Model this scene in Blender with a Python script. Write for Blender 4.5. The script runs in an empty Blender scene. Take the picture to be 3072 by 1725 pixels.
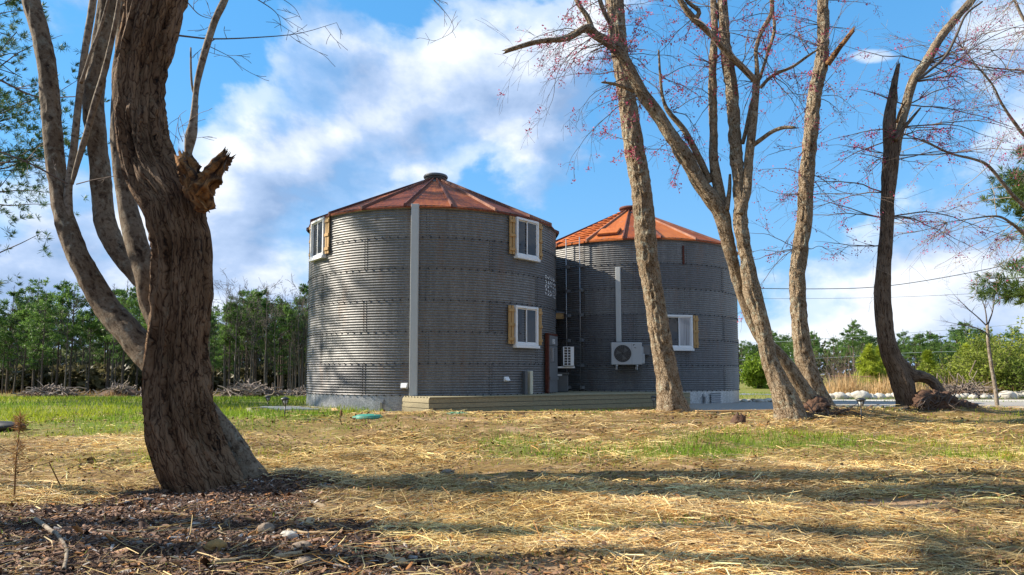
import bpy, math, random
import numpy as np
from mathutils import Vector, Matrix
random.seed(7); rng = np.random.default_rng(7)
sc = bpy.context.scene
R_ = math.radians
# ---------------------------------------------------------------- camera, sky, sun, exposure
F, CX, CAMZ = 2048.0, 1536.0, 0.95          # focal length in photo pixels (3072 wide), eye height
PITCH = R_(4.5); PY0 = 1120 - F*math.tan(PITCH)
cd = bpy.data.cameras.new('camera'); cam = bpy.data.objects.new('camera', cd)
sc.collection.objects.link(cam); sc.camera = cam
cd.sensor_fit = 'HORIZONTAL'; cd.sensor_width = 36; cd.lens = 36*F/3072
cd.shift_y = (PY0-862.5)/3072; cd.clip_start = .05; cd.clip_end = 3000
cam.location = (0, 0, CAMZ); cam.rotation_euler = (R_(90)+PITCH, 0, 0)
SUN_AZ, SUN_EL = R_(-84), R_(34)            # azimuth from +Y towards +X
SUN = Vector((math.sin(SUN_AZ)*math.cos(SUN_EL), math.cos(SUN_AZ)*math.cos(SUN_EL), math.sin(SUN_EL)))
sl = bpy.data.lights.new('sun', 'SUN'); so = bpy.data.objects.new('sun', sl); sc.collection.objects.link(so)
sl.energy = 5.0; sl.angle = R_(.45); sl.color = (1, .90, .74); so.location = (-20, 12, 25)
so.rotation_euler = (-SUN).to_track_quat('-Z', 'Y').to_euler()
vs = sc.view_settings; vs.view_transform = 'Standard'; vs.look = 'None'; vs.exposure = 1.1; vs.gamma = 1
vs.use_curve_mapping = False

class NT:
    """small node-tree helper"""
    def __init__(s, nt): s.nt = nt
    def n(s, typ, **kw):
        nd = s.nt.nodes.new('ShaderNode'+typ)
        for k, v in kw.items():
            if k.startswith('i_'): s.put(nd, k[2:], v)
            elif k.startswith('n_'): s.put(nd, int(k[2:]), v)
            else: setattr(nd, k, v)
        return nd
    def put(s, nd, key, v):
        if isinstance(key, str): key = key.replace('_', ' ')
        sock = nd.inputs[key]
        if isinstance(v, bpy.types.NodeSocket): s.nt.links.new(v, sock)
        elif isinstance(v, bpy.types.Node): s.nt.links.new(v.outputs[0], sock)
        else: sock.default_value = v
    def math(s, op, a, b=0., c=0., clamp=False):
        nd = s.nt.nodes.new('ShaderNodeMath'); nd.operation = op; nd.use_clamp = clamp
        for i, v in enumerate((a, b, c)): s.put(nd, i, v)
        return nd.outputs[0]
    def vmath(s, op, a, b=(0, 0, 0), out=0):
        nd = s.nt.nodes.new('ShaderNodeVectorMath'); nd.operation = op
        s.put(nd, 0, a); s.put(nd, 1, b)
        return nd.outputs[out]
    def noise(s, vec, scale, detail=4, rough=.55, dist=0., col=False):
        nd = s.n('TexNoise', i_Scale=scale, i_Detail=detail, i_Roughness=rough, i_Distortion=dist)
        if vec is not None: s.put(nd, 'Vector', vec)
        return nd.outputs[1 if col else 0]
    def ramp(s, fac, stops, interp='LINEAR'):
        nd = s.nt.nodes.new('ShaderNodeValToRGB'); s.put(nd, 0, fac); cr = nd.color_ramp; cr.interpolation = interp
        while len(cr.elements) < len(stops): cr.elements.new(.5)
        for e, (p, c) in zip(cr.elements, stops):
            e.position = p; e.color = (c, c, c, 1) if isinstance(c, (int, float)) else (*c, 1)
        return nd.outputs[0]
    def mix(s, fac, a, b, mode='MIX'):
        nd = s.nt.nodes.new('ShaderNodeMix'); nd.data_type = 'RGBA'; nd.blend_type = mode
        s.put(nd, 0, fac)
        for k, v in ((6, a), (7, b)):
            if isinstance(v, tuple) and len(v) == 3: v = (*v, 1)
            s.put(nd, k, v)
        return nd.outputs[2]
    def mapv(s, vec, scale=(1, 1, 1), loc=(0, 0, 0)):
        return s.n('Mapping', i_Vector=vec, i_Scale=scale, i_Location=loc).outputs[0]

w = bpy.data.worlds.new('World'); sc.world = w; w.use_nodes = True
w.node_tree.nodes.clear(); t = NT(w.node_tree)
SKY = .12
sky = t.n('TexSky', sky_type='NISHITA', sun_disc=False, sun_elevation=SUN_EL, sun_rotation=SUN_AZ, altitude=100,
          air_density=1.0, dust_density=.25, ozone_density=1.6)
D = t.vmath('NORMALIZE', t.n('TexCoord').outputs['Generated'])
sep = t.n('SeparateXYZ', i_Vector=D)
ay = t.math('MAXIMUM', t.math('ABSOLUTE', sep.outputs[1]), .15)
su, sv = t.math('DIVIDE', sep.outputs[0], ay), t.math('DIVIDE', sep.outputs[2], ay)
dz = t.math('MAXIMUM', sep.outputs[2], 0.0)
def cloud_density(off):
    v = t.vmath('ADD', t.vmath('MULTIPLY', D, (1, 1, 1.55)), off)
    a = t.noise(v, 2.9, 12, .54, .12)
    b = t.noise(v, 1.1, 2, .5, 0)
    return t.math('ADD', t.math('MULTIPLY', a, .75), t.math('MULTIPLY', b, .35))
CO = (3.1, 1.7, 9.3)
den = cloud_density(CO)
den2 = cloud_density((CO[0]-.04, CO[1]+.0, CO[2]+.06))
# broad cloud masses and clear reaches, in directions of the sky
bias = t.math('MULTIPLY', t.math('POWER', 2.718, t.math('MULTIPLY', dz, -9.)), .10)
for px, py, rx, ry, am in ((1080, 260, 600, 280, .15), (850, 540, 460, 200, .14), (760, 800, 460, 170, .11), (1700, 400, 300, 220, .09), (1490, 470, 150, 80, -.07),
                           (2640, 420, 420, 330, -.16), (2560, 800, 480, 120, .09), (2650, 140, 130, 38, .17), (2330, 60, 180, 90, .06), (120, 680, 260, 220, .06), (640, 60, 170, 120, -.06), (2000, 720, 220, 150, -.05), (1960, 180, 200, 200, -.03)):
    du = t.math('MULTIPLY', t.math('SUBTRACT', su, (px-1536)/2048), 2048/rx); dv = t.math('MULTIPLY', t.math('SUBTRACT', sv, (1120-py)/2048), 2048/ry)
    e = t.math('POWER', 2.718, t.math('MULTIPLY', t.math('ADD', t.math('MULTIPLY', du, du), t.math('MULTIPLY', dv, dv)), -1.))
    bias = t.math('ADD', bias, t.math('MULTIPLY', e, am))
dd = t.math('ADD', den, bias)
cov = t.ramp(dd, [(.515, 0.), (.56, .55), (.625, 1.)], 'EASE')
lit = t.math('ADD', .50, t.math('MULTIPLY', t.math('SUBTRACT', den, den2), 5.6), clamp=True)
lit = t.math('MULTIPLY', lit, t.ramp(dd, [(.56, 1.), (.78, .5)]))
ccol = t.ramp(lit, [(0.05, (.15, .225, .36)), (.36, (.25, .325, .46)), (.70, (.50, .525, .56))])
skb = t.mix(1.0, t.n('Gamma', i_Color=sky.outputs[0], i_Gamma=.4).outputs[0], (.044/SKY, .150/SKY, .258/SKY), 'MULTIPLY')
hz = t.math('MULTIPLY', t.math('POWER', 2.718, t.math('MULTIPLY', dz, -5.5)), .75)
skb = t.mix(hz, skb, (.27/SKY, .345/SKY, .43/SKY))
colr = t.mix(cov, skb, t.mix(1.0, ccol, (1/SKY, 1/SKY, 1/SKY), 'MULTIPLY'))
bg = t.n('Background', i_Color=colr, i_Strength=SKY)
t.nt.links.new(bg.outputs[0], t.n('OutputWorld').inputs[0])

# ---------------------------------------------------------------- helpers
COL = sc.collection.objects
def W(px, py, d):
    """point of the place seen at photo pixel (px,py) at depth d in front of the eye"""
    x, u = (px-CX)/F, (PY0-py)/F
    y = math.cos(PITCH) - u*math.sin(PITCH); z = math.sin(PITCH) + u*math.cos(PITCH)
    k = d/y
    return Vector((x*k, d, CAMZ+z*k))
def _h(ix, iy, iz):
    h = (ix*374761393 + iy*668265263 + iz*1274126177) & 0xffffffff
    h = ((h ^ (h >> 13))*1274126177) & 0xffffffff
    return ((h ^ (h >> 16)) & 0xffff)/65535.0
def vnoise(p):
    p = np.asarray(p, float); i = np.floor(p).astype(np.int64); f = p-i; f = f*f*(3-2*f); o = 0
    for a in (0, 1):
        wx = f[:, 0] if a else 1-f[:, 0]
        for b in (0, 1):
            wy = f[:, 1] if b else 1-f[:, 1]
            for c in (0, 1):
                wz = f[:, 2] if c else 1-f[:, 2]
                o = o + wx*wy*wz*_h(i[:, 0]+a, i[:, 1]+b, i[:, 2]+c)
    return o
def fbm(p, oct=3):
    p = np.asarray(p, float); o = 0; a = 1; s = 0
    for k in range(oct):
        o = o+a*vnoise(p*2**k+17.3*k); s += a; a *= .5
    return o/s
def sstep(a, b, x): t_ = np.clip((x-a)/(b-a), 0, 1); return t_*t_*(3-2*t_)

def mk(name, V, Fc, mat=None, parent=None, smooth=False, attrs=None, loc=None, rot=None):
    me = bpy.data.meshes.new(name)
    V = np.asarray(V, float)
    if isinstance(Fc, np.ndarray):
        n, k = Fc.shape
        me.vertices.add(len(V)); me.vertices.foreach_set('co', V.astype(np.float32).ravel())
        me.loops.add(n*k); me.loops.foreach_set('vertex_index', Fc.astype(np.int32).ravel())
        me.polygons.add(n); me.polygons.foreach_set('loop_start', np.arange(0, n*k, k, dtype=np.int32))
        me.polygons.foreach_set('loop_total', np.full(n, k, dtype=np.int32))
        me.update(calc_edges=True)
    else:
        me.from_pydata(V.tolist(), [], Fc)
    if smooth: me.polygons.foreach_set('use_smooth', np.ones(len(me.polygons), dtype=bool))
    for an, (typ, arr) in (attrs or {}).items():
        at = me.attributes.new(an, typ, 'POINT')
        at.data.foreach_set('color' if typ == 'FLOAT_COLOR' else 'vector' if typ == 'FLOAT_VECTOR' else 'value', np.asarray(arr, np.float32).ravel())
    if mat: me.materials.append(mat)
    ob = bpy.data.objects.new(name, me); COL.link(ob)
    if parent is not None: ob.parent = parent
    if loc is not None: ob.location = loc
    if rot is not None: ob.rotation_euler = rot
    return ob
def thing(name, label, cat, loc=(0, 0, 0), rz=0, group=None):
    o = bpy.data.objects.new(name, None); COL.link(o); o.location = loc; o.rotation_euler = (0, 0, rz)
    o.empty_display_size = .2
    return tag(o, label, cat, group)
def tag(o, label=None, cat=None, group=None, kind=None):
    if label: o['label'] = label
    if cat: o['category'] = cat
    if group: o['group'] = group
    if kind: o['kind'] = kind
    return o
def dup(root, loc, rz=0, scale=1, label=None, parent=None):
    r = root.copy(); COL.link(r); r.location = loc; r.rotation_euler = (0, 0, rz)
    r.scale = (scale,)*3 if not isinstance(scale, tuple) else scale
    if label: r['label'] = label
    for ch in root.children:
        c = ch.copy(); COL.link(c); c.parent = r
        for g in ch.children:
            e = g.copy(); COL.link(e); e.parent = c
    return r

class MB:
    """collects boxes and other pieces for one mesh"""
    def __init__(s): s.v = []; s.f = []
    def poly(s, vs_, fs):
        b = len(s.v); s.v += [tuple(v) for v in vs_]; s.f += [tuple(i+b for i in f) for f in fs]
    def box(s, x0, x1, y0, y1, z0, z1, M=None, bev=0):
        c = [Vector((x, y, z)) for z in (z0, z1) for y in (y0, y1) for x in (x0, x1)]
        if M is not None: c = [M @ v for v in c]
        s.poly(c, [(0, 2, 3, 1), (4, 5, 7, 6), (0, 1, 5, 4), (2, 6, 7, 3), (0, 4, 6, 2), (1, 3, 7, 5)]); return s
    def cyl(s, a, b, r0, r1=None, n=10, cap=True):
        a, b = Vector(a), Vector(b); r1 = r0 if r1 is None else r1
        ax = (b-a).normalized(); u = ax.orthogonal().normalized(); v = ax.cross(u)
        ring = lambda c, r: [c+(u*math.cos(2*math.pi*i/n)+v*math.sin(2*math.pi*i/n))*r for i in range(n)]
        fs = [(i, (i+1) % n, n+(i+1) % n, n+i) for i in range(n)]
        if cap: fs += [tuple(range(n))[::-1], tuple(range(n, 2*n))]
        s.poly(ring(a, r0)+ring(b, r1), fs); return s
    def lathe(s, prof, n=20, M=None):
        vs_ = []
        for r, z in prof:
            for i in range(n):
                p = Vector((r*math.cos(2*math.pi*i/n), r*math.sin(2*math.pi*i/n), z)); vs_.append(M @ p if M is not None else p)
        fs = []
        for k in range(len(prof)-1):
            for i in range(n):
                j = (i+1) % n; fs.append((k*n+i, k*n+j, (k+1)*n+j, (k+1)*n+i))
        fs += [tuple(range(n))[::-1], tuple(range((len(prof)-1)*n, len(prof)*n))]
        s.poly(vs_, fs); return s
    def out(s, name, mat, parent=None, smooth=False, **kw): return mk(name, s.v, s.f, mat, parent, smooth, **kw)
def bevel(ob, wd=.006, seg=2):
    m = ob.modifiers.new('bevel', 'BEVEL'); m.width = wd; m.segments = seg; m.limit_method = 'ANGLE'; return ob

# ---------------------------------------------------------------- terrain height
_MD = [0., 0.]                              # settles the ground under the big tree's foot
def G(x, y):
    x = np.atleast_1d(np.asarray(x, float)); y = np.atleast_1d(np.asarray(y, float))
    hump = .17*np.exp(-((y-12.4)/2.3)**2)*sstep(-14, -4, x)
    right = .10*sstep(3, 9, x)*sstep(10, 14, y)-.30*sstep(3, 9, x)*sstep(15.5, 31, y)
    left = -1.45*sstep(20, 66, y)*sstep(0, -9, x)
    rgt = -.55*sstep(50, 110, y)*sstep(-2, 8, x)
    far = -.6*sstep(110, 300, y)
    # earth heaped round the roots of the leaning trees
    m2 = .16*np.exp(-(((x-6.0)/.8)**2+((y-12.)/.6)**2)) + .22*np.exp(-(((x-8.0)/.8)**2+((y-12.9)/.6)**2)) + .05*np.exp(-(((x-3.2)/.6)**2+((y-13.5)/.6)**2))
    p = np.stack([x, y, np.zeros_like(x)], 1)
    rough = (fbm(p*.9+5, 3)-.5)*.20*(1-sstep(14.3, 15.5, y)*(1-sstep(34, 40, y))*.9) + (fbm(p*3.1, 2)-.5)*.035*(1-sstep(12, 20, y))
    big = (fbm(p*.05, 2)-.5)*1.6*sstep(40, 90, y)
    return hump+right+left+rgt+far+m2+rough+big + (_MD[0]*np.exp(-(((x+2.7)/1.5)**2+((y-5.6)/1.1)**2)) + _MD[1]*np.exp(-(((x+2.05)/.7)**2+((y-6.2)/.5)**2)))
def gz(x, y): return float(G(x, y)[0])
_MD[0] = -.07-gz(-2.7, 5.7); _MD[1] = .05-gz(-2.1, 6.15)
def mulch_mask(x, y):
    p = np.stack([x, y, np.zeros_like(x)], 1)
    n = (fbm(p*1.7+3, 3)-.5)*1.1
    e = np.minimum(5.6-y+n*.5 - .12*np.maximum(-x-2.4, 0), (-1.15-x)*.86+(4.9-y)*.55+n+.05)
    e2 = .55-np.hypot((x+2.4)/1.1, (y-5.65)/.6)*.55+n*.3
    return sstep(-.12, .22, np.maximum(e, e2))*sstep(-9, -6.5, x)
def gauss(x, y, cx, cy, sx, sy): return np.exp(-(((x-cx)/sx)**2+((y-cy)/sy)**2))
def grass_mask(x, y):
    p = np.stack([x, y, np.zeros_like(x)], 1)
    n = fbm(p*.8+11, 4)
    g = 2.2*gauss(x, y, 2.15, 7.7, .5, .45)+.75*gauss(x, y, 3.9, 9.2, 1.5, .6)+.45*gauss(x, y, 6., 8.5, 1.6, 1.6)+.4*gauss(x, y, 3.6, 4.2, .7, .4)+.35*gauss(x, y, .6, 4.2, .7, .35)
    g = g+.55*gauss(x, y, .8, 8.1, 1.2, .6)+.5*gauss(x, y, -3.6, 7.8, 1.2, .7)
    g = g+sstep(-2.5, -4.5, x)*sstep(9.0, 12.5, y)*1.1+.8*sstep(14.5, 17, y)*sstep(-5, -7, x)+.8*sstep(29, 31.5, y)
    return np.clip(g*(.45+1.4*n)+np.clip(n-.56, 0, 1)*2.0*sstep(6.5, 8., y), 0, 1)

# ---------------------------------------------------------------- materials
def mat_new(name):
    m = bpy.data.materials.new(name); m.use_nodes = True; m.node_tree.nodes.clear(); t = NT(m.node_tree)
    b = t.n('BsdfPrincipled'); o = t.n('OutputMaterial'); t.nt.links.new(b.outputs[0], o.inputs[0])
    return m, t, b
def simple(name, col, rough=.6, metal=0, var=.12, scale=12, bump=0, spec=.5, coord='Object'):
    m, t, b = mat_new(name); tc = t.n('TexCoord').outputs[coord]
    n = t.noise(tc, scale, 5)
    c = t.mix(n, tuple(x*(1-var*1.6) for x in col), tuple(min(1, x*(1+var*1.6)) for x in col))
    t.put(b, 'Base Color', c); t.put(b, 'Roughness', rough); t.put(b, 'Metallic', metal); t.put(b, 'Specular IOR Level', spec)
    if bump: t.put(b, 'Normal', t.n('Bump', i_Strength=bump, i_Distance=.02, i_Height=t.noise(tc, scale*3, 5)).outputs[0])
    return m
def attr_mat(name, rough=.8, trans=0, spec=.3, attr='col'):
    m, t, b = mat_new(name)
    a = t.n('Attribute', attribute_name=attr)
    t.put(b, 'Base Color', a.outputs['Color']); t.put(b, 'Roughness', rough); t.put(b, 'Specular IOR Level', spec)
    if trans:
        tr = t.n('BsdfTranslucent'); t.put(tr, 'Color', a.outputs['Color'])
        mx = t.n('MixShader', i_Fac=trans); t.put(mx, 1, b.outputs[0]); t.put(mx, 2, tr.outputs[0])
        t.nt.links.new(mx.outputs[0], [n for n in t.nt.nodes if n.type == 'OUTPUT_MATERIAL'][0].inputs[0])
    return m
def bark_mat(name, dark, mid, light, lichen, freq=22, stretch=.16, lich=.35, bump=.9, dist=.02, plates=.3):
    m, t, b = mat_new(name)
    v = t.n('Attribute', attribute_name='bark').outputs['Vector']
    wv = t.vmath('ADD', v, t.vmath('MULTIPLY', t.noise(v, 7, 3, col=True), (.07, .07, .07)))
    vv = t.mapv(wv, (1, 1, stretch))
    n0 = t.noise(vv, freq*.8, 3, .5)
    rid = t.math('SUBTRACT', 1., t.math('ABSOLUTE', t.math('SUBTRACT', t.math('MULTIPLY', n0, 4.), 2.)))
    rid = t.math('MAXIMUM', rid, 0.)
    vo = t.n('TexVoronoi', feature='DISTANCE_TO_EDGE', i_Vector=t.mapv(wv, (1, 1, stretch*1.8)), i_Scale=freq*1.15, i_Randomness=1.)
    crack = t.ramp(vo.outputs[0], [(0., 0.), (.12, .75), (.4, 1.)])
    n1 = t.noise(t.mapv(wv, (1, 1, stretch*2.2)), freq*2.6, 6, .72)
    h = t.math('ADD', t.math('ADD', t.math('MULTIPLY', crack, plates), t.math('MULTIPLY', rid, .55-plates*.6)), t.math('MULTIPLY', n1, .62))
    c = t.ramp(h, [(.40, dark), (.60, mid), (.84, light)])
    c = t.mix(t.math('MULTIPLY', t.ramp(t.noise(v, 2.6, 4), [(.40, 0.), (.62, 1.)]), .8), c, t.mix(1., c, (.55, .5, .45), 'MULTIPLY'))
    ln = t.ramp(t.noise(v, 9.5, 7, .75), [(.62-.2*lich, 0.), (.72-.2*lich, 1.)])
    ln = t.math('MULTIPLY', ln, t.ramp(t.noise(v, 1.7, 3), [(.35, .1), (.62, 1.)]))
    c = t.mix(t.math('MULTIPLY', ln, lich*1.7, clamp=True), c, lichen)
    t.put(b, 'Base Color', c); t.put(b, 'Roughness', .88); t.put(b, 'Specular IOR Level', .25)
    t.put(b, 'Normal', t.n('Bump', i_Strength=bump, i_Distance=dist, i_Height=h).outputs[0])
    return m
M = {}
M['bark_main'] = bark_mat('furrowed_bark', (.009, .005, .003), (.082, .043, .023), (.235, .15, .09), (.21, .20, .13), 34, .075, .22, 1.0, .035, .30)
M['bark_smooth'] = bark_mat('smooth_grey_bark', (.06, .042, .03), (.175, .135, .10), (.28, .235, .185), (.38, .38, .33), 20, .9, .5, .35, .008, .0)
M['bark_oak'] = bark_mat('plated_bark', (.026, .014, .007), (.145, .092, .046), (.34, .265, .185), (.42, .44, .355), 26, .34, .5, 1.0, .03, .30)
M['bark_mid'] = bark_mat('brown_grey_bark', (.03, .018, .012), (.11, .075, .048), (.20, .155, .11), (.30, .30, .245), 22, .5, .45, .6, .012, .12)
M['bark_dark'] = bark_mat('dark_furrowed_bark', (.013, .008, .006), (.085, .055, .037), (.20, .15, .11), (.2, .18, .15), 32, .09, .15, 1.0, .03, .28)
M['twig'] = simple('twig_bark', (.13, .095, .075), .85)
M['twig_pale'] = simple('pale_twig_bark', (.30, .25, .20), .85)
M['torn'] = bark_mat('torn_wood', (.02, .01, .007), (.13, .06, .025), (.36, .19, .075), (.03, .02, .016), 24, .14, .75, 1.0, .03, .05)
M['bud'] = attr_mat('buds', .6, .4)
M['straw'] = attr_mat('straw', .62, .25, .4)
M['grass'] = attr_mat('grass_blades', .6, .45, .3)
M['needle'] = attr_mat('pine_needles', .55, .42, .4)
M['chip'] = attr_mat('mulch_chips', .8, 0, .3)
M['pine_bark'] = simple('pine_bark', (.085, .06, .048), .9, 0, .35, 6)
M['grey_bark'] = simple('grey_bark', (.085, .07, .058), .9, 0, .3, 6)

def galv(name, base, rust, rough, metal, spangle=.3):
    m, t, b = mat_new(name); tc = t.n('TexCoord').outputs['Object']
    geo = t.n('NewGeometry').outputs['Position']
    oi = t.n('ObjectInfo').outputs['Random']
    vo = t.n('TexVoronoi', i_Vector=geo, i_Scale=45.); sp = t.n('SeparateColor', i_Color=vo.outputs['Color']).outputs[0]
    c = t.mix(sp, tuple(x*(1-spangle) for x in base), tuple(x*(1+spangle) for x in base))
    c = t.mix(oi, c, t.mix(1., c, (.66, .66, .70), 'MULTIPLY'))
    streak = t.noise(t.mapv(geo, (5, 5, .35)), 1.6, 6, .65)
    c = t.mix(t.ramp(streak, [(.35, .55), (.6, 0.)]), c, tuple(x*.5 for x in base))
    r = t.math('MULTIPLY', t.ramp(t.noise(t.mapv(geo, (2.2, 2.2, .5)), 1.3, 6, .7), [(.55, 0.), (.8, 1.)]), rust)
    c = t.mix(r, c, (.20, .11, .06))
    t.put(b, 'Base Color', c); t.put(b, 'Metallic', metal)
    t.put(b, 'Roughness', t.math('ADD', rough, t.math('MULTIPLY', streak, .2)))
    t.put(b, 'Normal', t.n('Bump', i_Strength=.12, i_Distance=.004, i_Height=t.noise(geo, 30, 4)).outputs[0])
    return m
M['galv'] = galv('galvanised_steel', (.20, .198, .196), .55, .46, .45)
M['skirt'] = galv('galvanised_skirt', (.50, .51, .52), .12, .33, .6, .35)
M['galv_new'] = galv('galvanised_trim', (.45, .46, .47), .1, .35, .7, .15)
def rustm(name, a, b_, c_):
    m, t, b = mat_new(name); geo = t.n('NewGeometry').outputs['Position']
    tc = t.n('TexCoord').outputs['Object']
    n = t.math('ADD', t.math('MULTIPLY', t.noise(geo, 1.7, 7, .65), .5), t.math('MULTIPLY', t.noise(t.mapv(tc, (9, .9, .9)), 1.2, 6, .7), .5)); n2 = t.noise(geo, 14, 5, .6)
    oi = t.n('ObjectInfo').outputs['Random']
    f = t.math('ADD', t.math('ADD', t.math('MULTIPLY', n, .75), t.math('MULTIPLY', n2, .28)), t.math('MULTIPLY', oi, .28))
    c = t.ramp(f, [(.42, a), (.62, b_), (.86, c_)])
    c = t.mix(t.ramp(t.noise(geo, 3.3, 6, .7), [(.60, 0.), (.70, .6)]), c, tuple(.35*x+.12 for x in b_))
    t.put(b, 'Base Color', c); t.put(b, 'Roughness', t.ramp(n2, [(.3, .5), (.7, .75)])); t.put(b, 'Specular IOR Level', .12)
    t.put(b, 'Normal', t.n('Bump', i_Strength=.15, i_Distance=.01, i_Height=n2).outputs[0])
    return m
M['rust_dark'] = rustm('rusted_roof_dark', (.045, .018, .02), (.15, .04, .02), (.38, .12, .035))
M['rust_bright'] = rustm('rusted_roof_bright', (.12, .032, .018), (.31, .075, .02), (.48, .15, .04))
M['rust_rib'] = rustm('rusted_rib', (.07, .03, .03), (.15, .06, .045), (.34, .18, .12))
M['rust_red'] = rustm('rusted_frame', (.03, .01, .008), (.07, .02, .015), (.12, .04, .025))
M['white'] = simple('white_vinyl', (.72, .73, .74), .45, 0, .03)
M['duct'] = simple('grey_duct', (.46, .475, .47), .45, 0, .05)
M['acbox'] = simple('ac_casing', (.40, .41, .42), .45, 0, .04)
M['black'] = simple('black_plastic', (.018, .018, .02), .45)
M['dgrey'] = simple('dark_grey_metal', (.10, .105, .11), .5, .3)
M['doorgrey'] = simple('grey_door', (.17, .175, .185), .5, .4, .1)
def glassm():
    m, t, b = mat_new('window_glass')
    t.put(b, 'Base Color', (.02, .022, .025, 1)); t.put(b, 'Roughness', .04); t.put(b, 'Specular IOR Level', .5)
    g = t.n('NewGeometry').outputs['Position']
    t.put(b, 'Normal', t.n('Bump', i_Strength=.25, i_Distance=.02, i_Height=t.noise(g, 2.5, 3)).outputs[0])
    return m
M['glass'] = glassm()
def woodm(name, a, b_, axis=(1, 1, 12), rough=.7):
    m, t, b = mat_new(name); tc = t.n('TexCoord').outputs['Object']; oi = t.n('ObjectInfo').outputs['Random']
    v = t.vmath('ADD', t.mapv(tc, axis), t.n('CombineXYZ', i_X=t.math('MULTIPLY', oi, 37)).outputs[0])
    n = t.noise(v, 3., 6, .6, .6)
    c = t.ramp(n, [(.3, a), (.7, b_)])
    kn = t.ramp(t.n('TexVoronoi', i_Vector=t.mapv(tc, tuple(.25 if q > 4 else 1 for q in axis)), i_Scale=3.1).outputs[0], [(.05, 1.), (.12, 0.)])
    c = t.mix(t.math('MULTIPLY', kn, .5), c, tuple(x*.35 for x in a))
    c = t.mix(t.math('MULTIPLY', oi, .45), c, t.mix(1., c, (.62, .66, .58), 'MULTIPLY'))
    t.put(b, 'Base Color', c); t.put(b, 'Roughness', rough)
    t.put(b, 'Normal', t.n('Bump', i_Strength=.25, i_Distance=.004, i_Height=n).outputs[0])
    return m
M['shutter'] = woodm('pine_shutter', (.36, .205, .075), (.50, .315, .125), (14, 1, 1))
M['deck'] = woodm('treated_deck', (.22, .19, .115), (.37, .315, .20), (.8, 14, 14))
M['timber'] = woodm('fresh_timber', (.48, .27, .10), (.62, .40, .18), (.8, 14, 14))
M['brownwall'] = woodm('brown_boards', (.10, .035, .018), (.22, .08, .035), (.8, 14, 14))
M['greenlid'] = simple('green_lid', (.03, .22, .16), .6, 0, .3, 9)
M['rock'] = simple('white_rock', (.46, .43, .375), .9, 0, .35, 4, .9)
M['tanrock'] = simple('tan_rock', (.22, .165, .12), .9, 0, .25, 7, .6)
M['yellowrock'] = simple('yellow_rock', (.30, .17, .055), .9, 0, .35, 9, .6)
M['soil'] = simple('root_soil', (.085, .045, .028), .95, 0, .5, 9, 1.)
M['oldwood'] = simple('old_wood', (.36, .26, .15), .8, 0, .3, 9, .5)
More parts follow.
